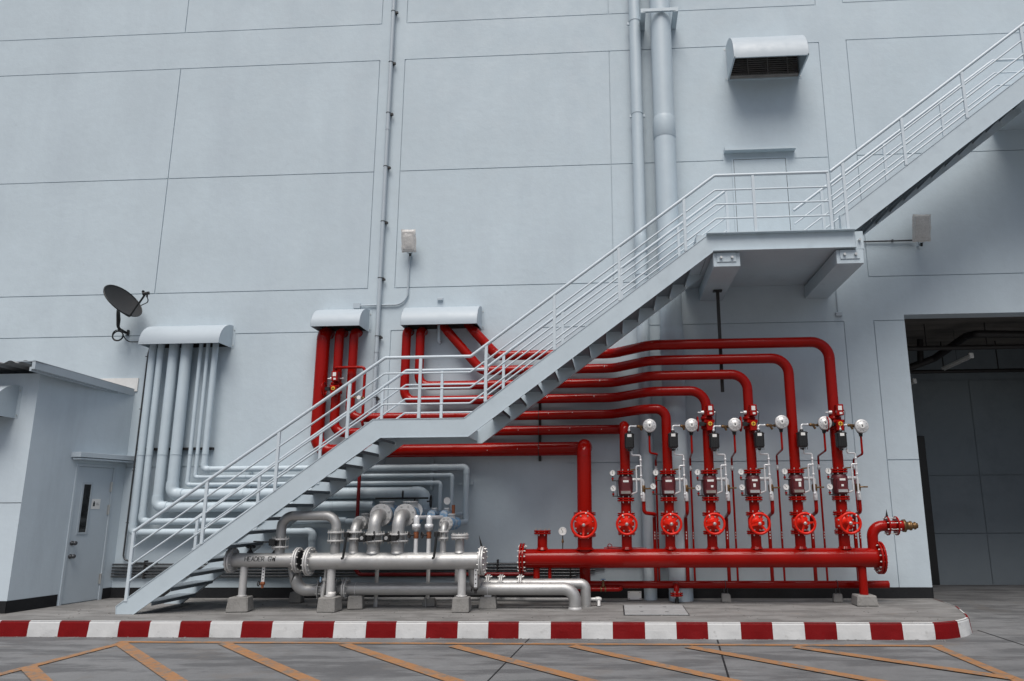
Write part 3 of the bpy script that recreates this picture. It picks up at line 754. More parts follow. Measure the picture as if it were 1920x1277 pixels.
for i in range(7):
    r, z = RRr[i], HZ[i]
    t = thing('red_fire_pipe', rl[i], 'pipe', (RX[i], YR, TOPF), 'red fire pipes')
    if i < 5: a = [(VX[i], .0, 4.42), (VX[i], YW, 4.40), (VX[i], YW, z)]
    elif i == 5: a = [tuple(W(826, 606, 0)), tuple(W(840, 622, YW)), tuple(W(903, 693, YW))]; a[2] = (a[2][0], YW, z)
    else: a = [tuple(W(878, 608, 0)), tuple(W(890, 622, YW)), tuple(W(932, 667, YW))]; a[2] = (a[2][0], YW, z)
    if i >= 2: b = [(.03, YW, z), (.62, YR, z), (RX[i], YR, z), (RX[i], YR, TOPF)]
    else: b = [(RX[i], YW, z), (RX[i], YR, z), (RX[i], YR, .99 if i == 0 else TOPF)]
    if i == 0: b[-1] = (RX[0], YR, 1.30)
    if i == 2: b[1] = (.46, YR+.08, z); b.insert(2, (.52, YR, z)); b.pop(1); b[0] = (-.02, YW, z)
    R1 = r*2.0; pts = a+b
    radii = [r*1.3]+[R1]*(len(pts)-3)
    if i >= 2: radii = [r*1.3, r*2.4, .35, .35, r*3.2]
    radii = radii[:len(pts)-2]
    if i < 2: radii = [r*1.3, r*2.4, r*1.3, r*1.35]
    MB().tube(fillet(pts, radii, 9), r, 28).build('pipe', 'red', t)
    V = [Vector(p) for p in pts]
    for k in range(1, len(V)-1):
        d1, d2 = (V[k-1]-V[k]).normalized(), (V[k+1]-V[k]).normalized(); ang = d1.angle(d2)
        tt = radii[k-1]/math.tan(ang/2)
        if k > 1: weld(MB(), V[k]+d1*(tt+.01), d1, r).build('weld_ring', 'red', t)
        if (V[k+1]-V[k]).length > tt*1.2: weld(MB(), V[k]+d2*(tt+.01), d2, r).build('weld_ring', 'red', t)
    sp = MB()
    for q in range(5):
        X_ = -2.0+q*.45+random.uniform(-.1, .1)
        if X_ < RX[i]-.3 or i >= 2: sp.box((min(X_, .0), YW-r-.0005, z+random.uniform(-.3, .5)*r), (.006+.01*random.random(), .003, .008+.02*random.random()))
    sp.build('paint_fleck', 'white', t)
# clamp rail behind the red pipes near x = 1015
cl = MB().bb(W(1013, 760).x-.02, W(1013, 760).x+.02, -.07, -.001, W(1015, 865).z, 3.2)
for i in range(3): cl.torus((W(1013, 760).x, YW, HZ[i]), (1, 0, 0), RRr[i]+.004, .005, 24, 6)
origin_to(tag(cl.build('mounting_rail', 'blacksteel'), 'upright dark rail with ring clamps holding the three lowest red pipes', 'bracket'), (W(1013, 760).x, 0, 2.3))
# small grey outlet under the middle hood
o = MB().tube(fillet([(W(824, 600, -.12).x, -.12, 4.5), (W(824, 600, -.12).x, -.12, W(825, 640, -.12).z), (W(824, 600, -.12).x, .0, W(825, 640, -.12).z)], .05), .03, 14)
origin_to(tag(o.build('outlet_pipe', 'greypipe'), 'short grey outlet pipe between the red pipes below the middle hood', 'pipe'), (W(824, 600, -.12).x, -.12, 4.2))

# ---------------------------------------------------------------- red header
hd = thing('red_fire_header', 'long horizontal red manifold pipe with blind end flanges standing on a concrete block', 'pipe manifold', (1.2, YR, 0))
HX0, HX1, HZc, HR = -1.38, 3.88, .668, .140
MB().cyl((HX0, YR, HZc), (HX1, YR, HZc), HR, 40).build('header_pipe', 'red', hd)
flange(hd, (HX0-.005, YR, HZc), (1, 0, 0), .225, .03, .012, True, 14, br=.013)
flange(hd, (HX1+.005, YR, HZc), (1, 0, 0), .235, .03, .012, True, 14, br=.013)
for i in range(7):
    r = RRr[i]; s_ = MB().cyl((RX[i], YR, HZc+.05), (RX[i], YR, 1.04), r, 26)
    s_.prof((RX[i], YR, HZc+HR*.93), (0, 0, 1), [(0, r*1.28), (.02, r*1.12), (.035, r)], 26, False)
    s_.build('branch_pipe', 'red', hd)
xb1 = W(1017, 1010, YR).x
MB().cyl((xb1, YR, HZc+.05), (xb1, YR, 1.03), .075, 24).prof((xb1, YR, HZc+HR*.93), (0, 0, 1), [(0, .096), (.02, .084), (.035, .075)], 24, False).build('branch_pipe', 'red', hd)
flange(hd, (xb1, YR, 1.055), (0, 0, 1), .13, .024, .008, True, 8)
# legs
for px in (1005, 1031): pass
for x, r, z0 in ((W(1006, 1085, YR).x, .05, 0.30), (W(1031, 1085, YR).x, .026, .30), (3.62, .062, .145)):
    MB().cyl((x, YR, z0), (x, YR, HZc-HR*.6), r, 20).build('leg', 'red', hd)
def block(label, x, y, sx, sy, h, rz=0):
    random.seed(int(abs(x*100))+int(h*1000)); mb = MB()
    mb.box((0, 0, h/2), (sx, sy, h), None, .014)
    for v in mb.v:
        k = 1-.12*max(0, v.z/h-.1) if True else 1
        v.x = v.x*k+random.uniform(-.006, .006); v.y = v.y*k+random.uniform(-.006, .006); v.z += random.uniform(-.004, .004) if v.z > .05 else 0
    o = mb.build('concrete_block', 'concrete'); o.location = (x, y, 0); o.rotation_euler = (0, 0, rz)
    return tag(o, label, 'block', 'concrete support blocks')
block('broad pale concrete block under the right leg of the red header', 3.62, YR, .30, .28, .15, .02)
# lower red drain collector
YL = -.46; ZL = W(1450, 1096, YL).z
dc = thing('red_drain_pipe', 'thinner red collector pipe running low along the wall under the red header', 'pipe', (2, YL, ZL))
LX0, LX1 = W(930, 1094, YL).x, W(1666, 1096, YL).x
MB().cyl((LX0, YL, ZL), (LX1, YL, ZL), .056, 26).build('pipe', 'red', dc)
xdn = W(1268, 1100, YL-.12).x
MB().tube(fillet([(xdn, YL, ZL), (xdn, YL-.14, ZL+.01), (xdn, YL-.14, .12)], .07), .042, 20).build('outlet_bend', 'red', dc)
flange(dc, (xdn, YL-.14, .13), (0, 0, 1), .095, .02, .01, True, 8, br=.009)
MB().cyl((xdn, YL-.14, 0), (xdn, YL-.14, .09), .03, 12).build('outlet_foot', 'blacksteel', dc)
bx_ = thing('red_bypass_pipe', 'short bright red branch pipe with a brass valve in front of the low collector', 'pipe', (W(1130, 1100, -.62).x, -.62, .3))
YB_ = -.60; zb = W(1130, 1105, YB_).z
MB().tube(fillet([(W(1075, 1100, YB_).x, YB_, zb), (W(1164, 1104, YB_).x, YB_, zb), (W(1164, 1104, YB_).x, YL, zb+.03)], .05), .034, 18).build('pipe', 'red', bx_)
xv = W(1131, 1100, YB_).x
MB().prof((xv-.05, YB_, zb), (1, 0, 0), [(0, .03), (.015, .044), (.03, .034), (.07, .034), (.085, .044), (.10, .03)], 10).cyl((xv, YB_, zb), (xv, YB_, zb+.14), .016, 10).prof((xv, YB_, zb+.05), (0, 0, 1), [(0, .028), (.03, .024)], 8).build('valve_body', 'brass', bx_)
MB().torus((xv, YB_, zb+.145), (0, 0, 1), .033, .007, 18, 6).cyl((xv-.03, YB_, zb+.145), (xv+.03, YB_, zb+.145), .006, 6).build('valve_wheel', 'blue', bx_)
for px, lab in ((1361, 'small concrete block under the low red collector pipe, left of the two'), (1571, 'small concrete block beside the broad block at the right end of the red pipes')):
    x = W(px, 1125, YL).x; block(lab, x, YL, .14, .12, .125)
    c = MB().cyl((x-.02, YL, .12), (x-.02, YL, ZL), .007, 6).cyl((x+.03, YL-.03, .12), (x+.03, YL-.03, ZL-.04), .005, 6).torus((x, YL, ZL), (1, 0, 0), .06, .005, 20, 6)
    origin_to(tag(c.build('pipe_clamp', 'tube'), 'thin metal clamp on the small concrete block at '+('the middle' if px < 1400 else 'the right')+' of the low red collector', 'clamp'), (x, YL, .12))
# suction pipe going into the floor at left
sp = MB().cyl((W(1097, 1075, -.45).x, -.45, .0), (W(1097, 1075, -.45).x, -.45, .62), .085, 20)
origin_to(tag(sp.build('red_floor_pipe', 'red'), 'upright red pipe entering the floor behind the silver floor bends', 'pipe'), (W(1097, 1075, -.45).x, -.45, 0))
# right-hand fire inlet elbow
fi = thing('fire_inlet', 'red elbow with brass hose coupling at the right end of the header', 'hose inlet', (3.62, YR, .8))
xi_ = W(1636, 1010, YR).x; zi = W(1668, 986, YR).z
MB().tube(fillet([(xi_, YR, HZc+.05), (xi_, YR, zi), (W(1660, 986, YR).x, YR, zi)], .16, 10), .078, 26).build('elbow', 'red', fi)
xF = W(1661, 986, YR).x
flange(fi, (xF+.02, YR, zi), (1, 0, 0), .14, .022, .0, False, 8); flange(fi, (xF+.15, YR, zi), (1, 0, 0), .14, .022, .0, False, 8)
MB().cyl((xF+.02, YR, zi), (xF+.24, YR, zi), .075, 24).build('spool', 'red', fi)
MB().bolts((xF+.085, YR, zi), (1, 0, 0), .12, 8, .009, .19).build('tie_rod', 'bolt', fi)
MB().prof((xF+.24, YR, zi), (1, 0, 0), [(0, .09), (.035, .095), (.04, .06), (.10, .058), (.105, .068), (.125, .068), (.13, .045), (.165, .045), (.17, .055), (.185, .055), (.19, .04), (.215, .038)], 24).build('hose_coupling', 'brass', fi)
MB().prism([(xF+.0, zi+.10), (xF+.03, zi+.24), (xF+.05, zi+.10)], YR-.003, YR+.003).build('tag_plate', 'black', fi)
MB().prism([(3.80, HZc+.20), (3.81, HZc+.33), (3.86, HZc+.20)], YR-.003, YR+.003).build('tag_plate', 'black', fi)

# ---------------------------------------------------------------- gate valves
def gate_valve(label, x, r, big=1.0):
    zc_, y = 1.172, YR
    if big > 1: zc_ = 1.165
    t = thing('gate_valve', label, 'valve', (x, y, 1.04), 'handwheel gate valves')
    h = .135*(1.0 if big == 1 else 1.15)
    zl, zu = zc_-h, zc_+h
    MB().prof((x, y, zl), (0, 0, 1), [(0, r), (.03, r*1.05), (h*.5, r*1.40), (h*1.5, r*1.40), (2*h-.03, r*1.05), (2*h, r)], 28).build('valve_body', 'redhot', t)
    fr_ = .132*(1 if big == 1 else 1.28)
    flange(t, (x, y, zl), (0, 0, 1), fr_, .022, .006, True, 8); flange(t, (x, y, zu), (0, 0, 1), fr_, .022, .006, True, 8)
    bn = MB().prof((x, y, zc_), (0, -1, 0), [(r*1.0, r*1.0), (r*1.45, r*1.15), (r*1.5, r*1.5), (r*1.5+.02, r*1.5), (r*1.5+.03, r*.9), (r*1.5+.12, r*.5), (r*1.5+.15, .03)], 24)
    bn.build('bonnet', 'redhot', t)
    MB().bolts((x, y-r*1.5-.01, zc_), (0, -1, 0), r*1.36, 8, .012, .055).build('bolt_ring', 'bolt', t)
    yw_ = y-r*1.5-.235; wr = .142*(1 if big == 1 else 1.24)
    MB().cyl((x, y-r*1.5-.1, zc_), (x, yw_-.02, zc_), .014, 12).build('stem', 'bolt', t)
    ph = {'a': 0}
    wh = MB().torus((x, yw_, zc_), (0, -1, 0), wr, .0185*(1+.4*(big-1)), 40, 10)
    a0 = random.uniform(0, 2)
    for k in range(3):
        a = a0+k*2*math.pi/3; d = Vector((math.cos(a), 0, math.sin(a))); s2 = Vector((-math.sin(a), 0, math.cos(a))); c0 = Vector((x, yw_, zc_))
        vs = []
        for (q, wd, yy) in ((.02, .020, 0), (wr*.6, .014, .012), (wr-.005, .013, 0)):
            for sg in (-1, 1):
                for dy in (-.006, .006): vs.append(c0+d*q+s2*wd*sg+Vector((0, yy+dy, 0)))
        fs = []
        for b_ in (0, 4): fs += [(b_, b_+1, b_+5, b_+4), (b_+2, b_+6, b_+7, b_+3), (b_, b_+4, b_+6, b_+2), (b_+1, b_+3, b_+7, b_+5)]
        wh.add(vs, fs, False)
    wh.prof((x, yw_+.02, zc_), (0, -1, 0), [(0, .03), (.03, .03)], 16)
    hw = wh.build('handwheel', 'redhot', t)
    MB().prof((x, yw_-.008, zc_), (0, -1, 0), [(0, .026), (.008, .026), (.010, .017), (.03, .016), (.032, .009), (.042, .008)], 8).build('hub_nut', 'bolt', hw)
    a = a0+.9; MB().prof((x+wr*math.cos(a), yw_-.014, zc_+wr*math.sin(a)), (0, -1, 0), [(0, .012), (.006, .010)], 10).build('rivet', 'white', hw)
    if big == 1:
        MB().cyl((x, y, zu), (x, y, 1.505), r, 26).build('spool_pipe', 'red', t)
    return t
order = ['leftmost and largest red handwheel valve on the header', 'second red handwheel valve from the left on the header', 'third red handwheel valve from the left on the header', 'middle one of the seven red handwheel valves',
         'third red handwheel valve from the right on the header', 'second red handwheel valve from the right on the header', 'rightmost red handwheel valve, nearest the hose inlet elbow']
random.seed(3)
for i in range(7): gate_valve(order[i], RX[i], RRr[i]*(1 if i else .9), 1 if i else 1.3)

# ---------------------------------------------------------------- alarm check valves with gauges and trim
def gauge(parent, c, r=.042, nm='pressure_gauge', ang=.6):
    c = Vector(c); g = MB().prof(c, (0, -1, 0), [(0, r*.9), (.004, r), (.028, r), (.032, r*.94), (.029, r*.88)], 24, False)
    g.disc(c+Vector((0, .002, 0)), (0, 1, 0), r*.9, .006)
    o = g.build(nm, 'chrome', parent)
    MB().disc(c-Vector((0, .027, 0)), (0, 1, 0), r*.9, .003, 24, .0005).build('dial_face', 'white', o)
    n = MB(); rot = Matrix.Rotation(ang, 3, 'Y')
    n.box(c+rot @ Vector((0, -.0305, r*.25)), (.005, .002, r*.85), rot)
    n.box(c+Vector((0, -.0300, -r*.25)), (r*.3, .0015, .004))
    for k in range(-4, 5):
        rt = Matrix.Rotation(k*.5, 3, 'Y'); n.box(c+rt @ Vector((0, -.0300, r*.72)), (.0025, .001, r*.14), rt)
    n.build('needle', 'black', o)
    return o
def alarm_valve(i, label):
    x, y, r = RX[i], YR, RRr[i]
    t = thing('alarm_check_valve', label, 'valve', (x, y, 1.54), 'alarm check valves')
    zlo, zhi = 1.535, 1.925
    MB().prof((x, y, zlo), (0, 0, 1), [(.0, r*1.0), (.04, r*1.1), (.07, r*1.38), (.14, r*1.42), (.26, r*1.5), (.32, r*1.4), (.36, r*1.1), (zhi-zlo, r)], 30).build('valve_body', 'maroon', t)
    c = MB().bb(x-.078, x+.078, y-r*1.75, y-r*.5, 1.60, 1.83, .02).bb(x-.085, x+.085, y-r*1.85, y-r*1.2, 1.605, 1.665, .006)
    co = c.build('cover_plate', 'maroon', t)
    MB().bb(x-.07, x+.07, y-r*1.85-.004, y-r*1.85, 1.615, 1.655).build('name_plate', 'slat' if i % 2 else 'cover', co)
    lb = MB().bb(x-.045+random.uniform(-.01, .01), x+.045, y-r*1.75-.003, y-r*1.75, 1.785, 1.815)
    if i > 2: lb.bb(x-.02+.02*(i % 2), x+.015+.02*(i % 2), y-r*1.75-.003, y-r*1.75, 1.70, 1.73+.02*(i % 3))
    lb.build('label_sticker', 'white', co)
    flange(t, (x, y, zlo-.005), (0, 0, 1), .130, .024, .008, True, 8); flange(t, (x, y, zhi+.005), (0, 0, 1), .130, .024, .008, True, 8)
    # gauges at left
    for k, (dxg, z) in enumerate(((-.195, 1.925), (-.19, 1.695) if i != 2 else (-.24, 1.72))):
        g = gauge(t, (x+dxg, y-.12, z), .043, ang=(.1, -.7)[k])
        MB().cyl((x+dxg, y-.115, z-.035), (x+dxg, y-.115, z-.125), .007, 8).cyl((x+dxg, y-.115, z-.115), (x-.09, y-.03, z-.115), .008, 8).build('gauge_pipe', 'tube', t)
        MB().box((x+dxg, y-.12, z-.085), (.03, .03, .03), Matrix.Rotation(R(45), 3, 'Y'), .004).cyl((x+dxg, y-.15, z-.085), (x+dxg, y-.12, z-.085), .012, 8).build('gauge_cock', 'red', t)
        MB().cyl((x+dxg, y-.115, z-.12), (x+dxg, y-.115, z-.10), .014, 6).build('cock_nut', 'brass', t)
    # thin loop left
    MB().tube(fillet([(x-.08, y-.05, 1.82), (x-.13, y-.07, 1.82), (x-.13, y-.07, 1.57), (x-.06, y-.06, 1.57)], .02), .0075, 8).build('trim_pipe', 'tube', t)
    # chrome trim right
    x1, x2 = x+.235, x+.165; yv = y-.10
    zt = W(1199, 854, yv).z; zj = W(1200, 874, yv).z
    MB().tube(fillet([(x+.10, y-.17, W(1180, 846, y-.17).z), (x+.10, y-.17, zt), (x1-.01, yv, zt), (x1, yv, zt-.02), (x1, yv, 1.55)], .022), .0135, 10).build('trim_pipe', 'chrome', t)
    MB().tube(fillet([(x1, yv, zj), (x2, yv, zj), (x2, yv, 1.64), (x+.07, y-.06, 1.60)], .02), .0125, 10).build('trim_pipe', 'chrome', t)
    f = MB()
    for z in (W(1200, 863, yv).z, zj, 1.88, 1.60): f.prof((x1, yv, z-.014), (0, 0, 1), [(0, .016), (.004, .021), (.024, .021), (.028, .016)], 10)
    for z in (zj-.03, 1.90): f.prof((x2, yv, z-.01), (0, 0, 1), [(0, .015), (.02, .015)], 8)
    f.build('pipe_union', 'chrome', t)
    MB().tube(fillet([(x+.09, y, 1.825), (x+.265, y, 1.825), (x+.265, y, 1.60)], .04), .028, 14).build('drain_tee', 'chrome', t)
    MB().prof((x+.265, y, 1.62), (0, 0, 1), [(0, .03), (.02, .036), (.05, .04), (.10, .04), (.12, .03)], 10).cyl((x+.27, y-.02, 1.69), (x+.36, y-.06, 1.69), .011, 8).box((x+.36, y-.06, 1.69), (.06, .018, .022), None, .003).build('angle_valve', 'brass', t)
    MB().prof((x+.262, y-.02, 1.50), (0, 0, 1), [(0, .03), (.01, .034), (.09, .034), (.12, .026), (.14, .02)], 12).build('drain_sleeve', 'chrome', t)
    MB().box((x+.14, y-.07, 1.975), (.11, .02, .02), Matrix.Rotation(R(-6), 3, 'Y'), .003).cyl((x+.09, y, 1.96), (x+.09, y-.09, 1.97), .012, 8).build('lever_cock', 'brass', t)
    # red drain down to the collector
    jog = .145 if i == 1 else .02
    yb_ = YL
    zj_ = 1.40
    if i == 1: pts = [(x+.27, y, 1.50), (x+.27, y, 1.33), (x+.27+.17, y+.10, 1.31), (x+.27+.17, YL, 1.27), (x+.27+.17, YL, ZL)]
    else: pts = [(x+.27, y, 1.50), (x+.27, y, 1.33), (x+.275, YL, 1.26), (x+.275, YL, ZL)]
    dp = MB().tube(fillet(pts, .06), .028, 16).build('drain_pipe', 'reddark' if False else 'red', t)
    mk = MB()
    for k in range(3): mk.box((pts[-1][0], YL-.029, 1.03-k*.045), (.014, .002, .022+.008*(k % 2)))
    mk.build('painted_mark', 'white', dp)
    return t
al = ['leftmost maroon alarm valve, left of the slimmer rainwater pipe', 'second maroon alarm valve from the left with its lower gauge set apart', 'third maroon alarm valve from the left', 'third maroon alarm valve from the right, with an upright sticker',
      'second maroon alarm valve from the right', 'rightmost maroon alarm valve next to the plain wall']
for i in range(1, 7): alarm_valve(i, al[i-1])
# gongs, strainers, chambers
GP = [None, (1218, 798), (1297, 797), (1378, 796), (1466, 791), (1547, 793), (1616, 799)]
BP = [None, (1180, 827), (1262, 826), (1339, 827), (1423, 825), (1504, 824), (1577, 825)]
num = ['', 'leftmost', 'second from left', 'third from left', 'third from right', 'second from right', 'rightmost']
for i in range(1, 7):
    x, y = RX[i], YR; yb2 = y-.19
    c = W(*BP[i], yb2)
    t = thing('retard_chamber', 'black canister on a red riser, %s of the six' % num[i], 'canister', c, 'black canisters')
    MB().box(c, (.142, .13, .235), None, .022).bb(c.x-.074, c.x+.074, c.y-.068, c.y+.068, c.z+.085, c.z+.105, .006).build('canister_body', 'black', t)
    rb = MB()
    for k in range(10):
        rb.box((c.x-.052+(k % 5)*.026, c.y-.066-.001*(k//5), c.z-.02), (.007-.002*(k//5), .008, .27))
    rb.prof((c.x, c.y, c.z+.125), (0, 0, 1), [(0, .03), (.02, .03), (.025, .018), (.04, .018)], 8).prof((c.x, c.y, c.z-.155), (0, 0, 1), [(0, .018), (.02, .03), (.03, .03)], 8)
    rb.build('canister_rib', 'black', t)
    MB().bb(c.x-.03, c.x+.032, c.y-.0715, c.y-.0685, c.z+.055, c.z+.098).build('label_sticker', 'white', t)
    g = W(*GP[i], y-.16)
    t2 = thing('alarm_gong', 'round silver alarm gong beside a black canister, %s of the six' % num[i], 'alarm bell', g, 'water motor gongs')
    zl_ = c.z+.225
    MB().tube(fillet([(c.x, c.y, c.z+.15), (c.x, c.y, zl_), (c.x+.11, c.y+.03, zl_)], .03), .014, 10).build('elbow_fitting', 'chrome', t2)
    MB().prof((c.x, c.y, c.z+.15), (0, 0, 1), [(0, .016), (.004, .021), (.02, .021), (.024, .016)], 8).prof((c.x+.09, c.y+.025, zl_), (1, .27, 0), [(0, .014), (.004, .019), (.02, .019), (.024, .014)], 8).build('union_nut', 'chrome', t2)
    p0 = Vector((c.x+.11, c.y+.03, zl_)); p1 = Vector((g.x-.06, g.y+.07, zl_-.005))
    MB().tube([p0, p1], .014, 10).prof(p0+(p1-p0)*.12, p1-p0, [(0, .016), (.01, .024), (.03, .024), (.05, .02), (.08, .024), (.09, .016)], 8).cyl(p0+(p1-p0)*.4, p0+(p1-p0)*.6+Vector((0, 0, -.055)), .018, 10).build('strainer', 'brass', t2)
    MB().prof(g+Vector((0, .04, -.0)), (0, 1, 0), [(0, .05), (.01, .065), (.06, .065), (.075, .05)], 18).prof(g+Vector((-.005, .07, -.02)), (0, 0, -1), [(0, .06), (.06, .055), (.085, .03), (.125, .026), (.13, .02)], 14).cyl(p1-Vector((.05, 0, 0)), g+Vector((0, .07, 0)), .024, 10).build('motor_housing', 'black', t2)
    rg = .103
    dm = MB().prof(g+Vector((0, .035, 0)), (0, -1, 0), [(0, rg*.95), (.0, rg), (.034, rg)], 40, False).prof(g+Vector((0, .035, 0)), (0, -1, 0), [(.034, rg), (.042, rg*.95), (.046, rg*.86)], 40, False).prof(g+Vector((0, .035, 0)), (0, -1, 0), [(.046, rg*.86), (.052, rg*.5), (.060, rg*.42), (.0605, .001)], 40, False).build('gong_dome', 'dome', t2)
    MB().disc(g-Vector((0, .027, 0)), (0, 1, 0), .034, .004, 24, .001).build('centre_label', 'white', dm)
    k_ = MB(); k_.disc(g-Vector((0, .031, 0)), (0, 1, 0), .011, .006, 8, .001); k_.bb(g.x-.018, g.x+.012, g.y-.0305, g.y-.029, g.z+.014, g.z+.019)
    for k in range(10):
        a = 2*math.pi*k/10+.2; rt = Matrix.Rotation(-a, 3, 'Y'); k_.box(g+rt @ Vector((0, -.0135, rg*.70)), (.014, .004, .005), rt)
    k_.build('centre_screw', 'tube', t2)
    gb = g+Vector((-.005, .07, -.14))
    zj2 = gb.z-.27
    if i == 1: pts = [gb, (gb.x, gb.y, zj2), (gb.x+.115, gb.y+.1, zj2-.015), (gb.x+.115, YL+.06, zj2-.07), (gb.x+.115, YL+.06, ZL)]
    else: pts = [gb, (gb.x, gb.y, zj2), (gb.x+.02-.0, YL+.06, zj2-.05), (gb.x+.02, YL+.06, ZL)]
    dp = MB().tube(fillet(pts, .035), .0165, 12).build('drain_pipe', 'red', t2)
    q = pts[-1]
    MB().prof((q[0], q[1], 1.97), (0, 0, 1), [(0, .018), (.01, .028), (.04, .028), (.05, .02), (.08, .02)], 10).build('union_nut', 'chrome', dp)
    mk = MB()
    for k in range(3): mk.box((q[0], q[1]-.018, 1.02-k*.04), (.010, .002, .020))
    mk.build('painted_mark', 'white', dp)
# supervised butterfly valves on risers
def supervised(label, x, y, z, r, wheel=True):
    t = thing('supervised_valve', label, 'valve', (x, y, z), 'red supervised valves')
    MB().prof((x, y, z-.10), (0, 0, 1), [(0, r*1.02), (.004, r*1.25), (.05, r*1.25), (.055, r*1.1), (.14, r*1.1), (.145, r*1.25), (.19, r*1.25), (.194, r*1.02)], 26).build('valve_body', 'red', t)
    b = MB().bb(x-.02, x+.085, y-r-.13, y-r-.01, z+.09, z+.26, .008); bo = b.build('switch_box', 'red', t)
    MB().bb(x+.005, x+.06, y-r-.133, y-r-.13, z+.17, z+.235).bb(x+.02, x+.06, y-r-.133, y-r-.13, z+.11, z+.14).build('label_sticker', 'white', bo)
    MB().cyl((x-.14, y-.05, z+.155), (x+.14, y-.05, z+.155), .011, 10).disc((x-.07, y-.05, z+.155), (1, 0, 0), .03, .05).disc((x+.12, y-.05, z+.155), (1, 0, 0), .018, .02).build('saddle_clamp', 'chrome', t)
    g = MB().bb(x-.03, x+.075, y-r-.12, y-r+.0, z-.14, z+.02, .012); g.box((x+.02, y-r-.05, z+.01), (.16, .05, .05), None, .008); go = g.build('gear_box', 'red', t)
    MB().disc((x+.022, y-r-.125, z-.035), (0, 1, 0), .033, .012).build('position_dial', 'yellow', go)
    MB().box((x+.022, y-r-.133, z-.035), (.008, .004, .045)).box((x+.022, y-r-.133, z-.035), (.045, .004, .006)).build('dial_mark', 'black', go)
    if wheel:
        MB().cyl((x-.03, y-r-.05, z-.03), (x-.15, y-r-.05, z-.03), .012, 10).bb(x-.13, x-.06, y-r-.08, y-r-.02, z-.06, z+.0).build('shaft', 'black', t)
        MB().torus((x-.16, y-r-.05, z-.03), (1, 0, 0), .11, .010, 28, 8).cyl((x-.16, y-r-.05, z-.14), (x-.16, y-r-.05, z+.08), .008, 8).build('valve_wheel', 'red', t)
    return t
for i, py, nm in ((3, 785, 'red supervised valve with yellow dial on the fourth riser from the left'), (4, 785, 'red supervised valve with yellow dial on the fifth riser from the left'), (6, 785, 'red supervised valve with yellow dial on the rightmost riser')):
    supervised(nm, RX[i], YR, W(RX[i]*0+ {3: 1322, 4: 1405, 6: 1565}[i], 793, YR).z, RRr[i])
supervised('red supervised valve with yellow dial on the upright pipe under the small hood', VX[1], YW, W(625, 728, YW).z, RRr[1])
for i, px in ((3, 1322), (4, 1405), (6, 1565)):
    zc4 = W(px, 793, YR).z
    q = MB().tube(fillet([(RX[i]+.085, YR-.14, zc4+.2), (RX[i]+.13, YR-.12, zc4+.16), (RX[i]+.12, YR-.08, zc4-.05), (RX[i]+.09, YR-.05, zc4-.3)], .05), .005, 6)
    origin_to(tag(q.build('signal_cable', 'black'), 'thin black cable from the switch box on the %s riser' % {3: 'fourth', 4: 'fifth', 6: 'rightmost'}[i], 'cable'), (RX[i]+.085, YR-.14, zc4+.2))
# bypass loop between the second and third upright pipes
lp = thing('red_bypass_loop', 'thin red pipe looping from the upright pipes down beside the small hood', 'pipe', (W(683, 700, -.35).x, -.35, 3.3))
zt_ = W(650, 689, -.36).z; xl_ = W(683, 720, -.36).x
MB().tube(fillet([(VX[1], YW, zt_), (VX[1], -.36, zt_), (xl_, -.36, zt_), (xl_, -.36, 2.80), (xl_, -.25, 2.72)], .07), .024, 14).build('pipe', 'red', lp)
MB().prof((xl_, -.36, 3.17), (0, 0, 1), [(0, .03), (.012, .034), (.05, .034), (.062, .03)], 12).cyl((xl_-.17, -.36, 3.23), (xl_, -.36, 3.23), .013, 8).build('test_valve', 'brass', lp)
g_ = MB().disc((W(673, 742, -.4).x, -.40, 3.22), (0, 1, 0), .035, .02); g_.build('gauge', 'white', lp)
# gauge on header
x_ = W(1055, 996, YR).x; hg = thing('header_gauge', 'white round pressure gauge standing on the left part of the red header', 'gauge', (x_, YR, HZc+HR))
gauge(hg, (x_, YR, W(1055, 996, YR).z), .062, ang=-.5)
MB().cyl((x_, YR+.0, HZc+HR-.005), (x_, YR, W(1055, 1004, YR).z), .008, 8).build('stem', 'blacksteel', hg)
MB().prof((x_, YR, W(1055, 1018, YR).z), (0, 0, 1), [(0, .012), (.01, .018), (.03, .018), (.04, .012), (.06, .012)], 8).build('gauge_cock', 'brass', hg)
# small valve lying on the header
x_ = W(1140, 1024, YR+.15).x
v_ = MB().cyl((x_-.06, YR+.12, HZc+.13), (x_+.06, YR+.12, HZc+.15), .022, 10).torus((x_+.03, YR+.1, HZc+.17), (.4, -.8, .3), .035, .007, 18, 6).cyl((x_, YR+.12, HZc+.1), (x_, YR+.12, HZc+.17), .014, 8).cyl((x_+.05, YR+.12, HZc+.145), (RX[1]+.3, YR+.12, HZc+.125), .02, 10)
origin_to(tag(v_.build('drain_cock', 'reddark'), 'small dark red drain cock behind the top of the red header', 'valve'), (x_, YR+.12, HZc+.1))

# ---------------------------------------------------------------- silver pipework
YS_ = -1.5
def leg(parent, x, y, z0, z1, r, tape=False):
    MB().cyl((x, y, z0), (x, y, z1), r, 20).disc((x, y, z0+.012), (0, 0, 1), r*1.35, .015).build('leg', 'silverdull', parent)
def pairgap(parent, c, ax, r, gap=.09, n=8, core=.7, m='silverdull'):     # flange pair with visible tie bolts
    c = Vector(c); ax = Vector(ax).normalized()
    f = MB().disc(c-ax*(gap/2+.011), ax, r, .022).disc(c+ax*(gap/2+.011), ax, r, .022).build('flange', m, parent)
    MB().cyl(c-ax*gap/2, c+ax*gap/2, r*core*.8, 20).build('wafer_body', 'black', parent)
    MB().bolts(c, ax, r*.86, n, .010, gap+.11).build('tie_bolt', 'bolt', f)
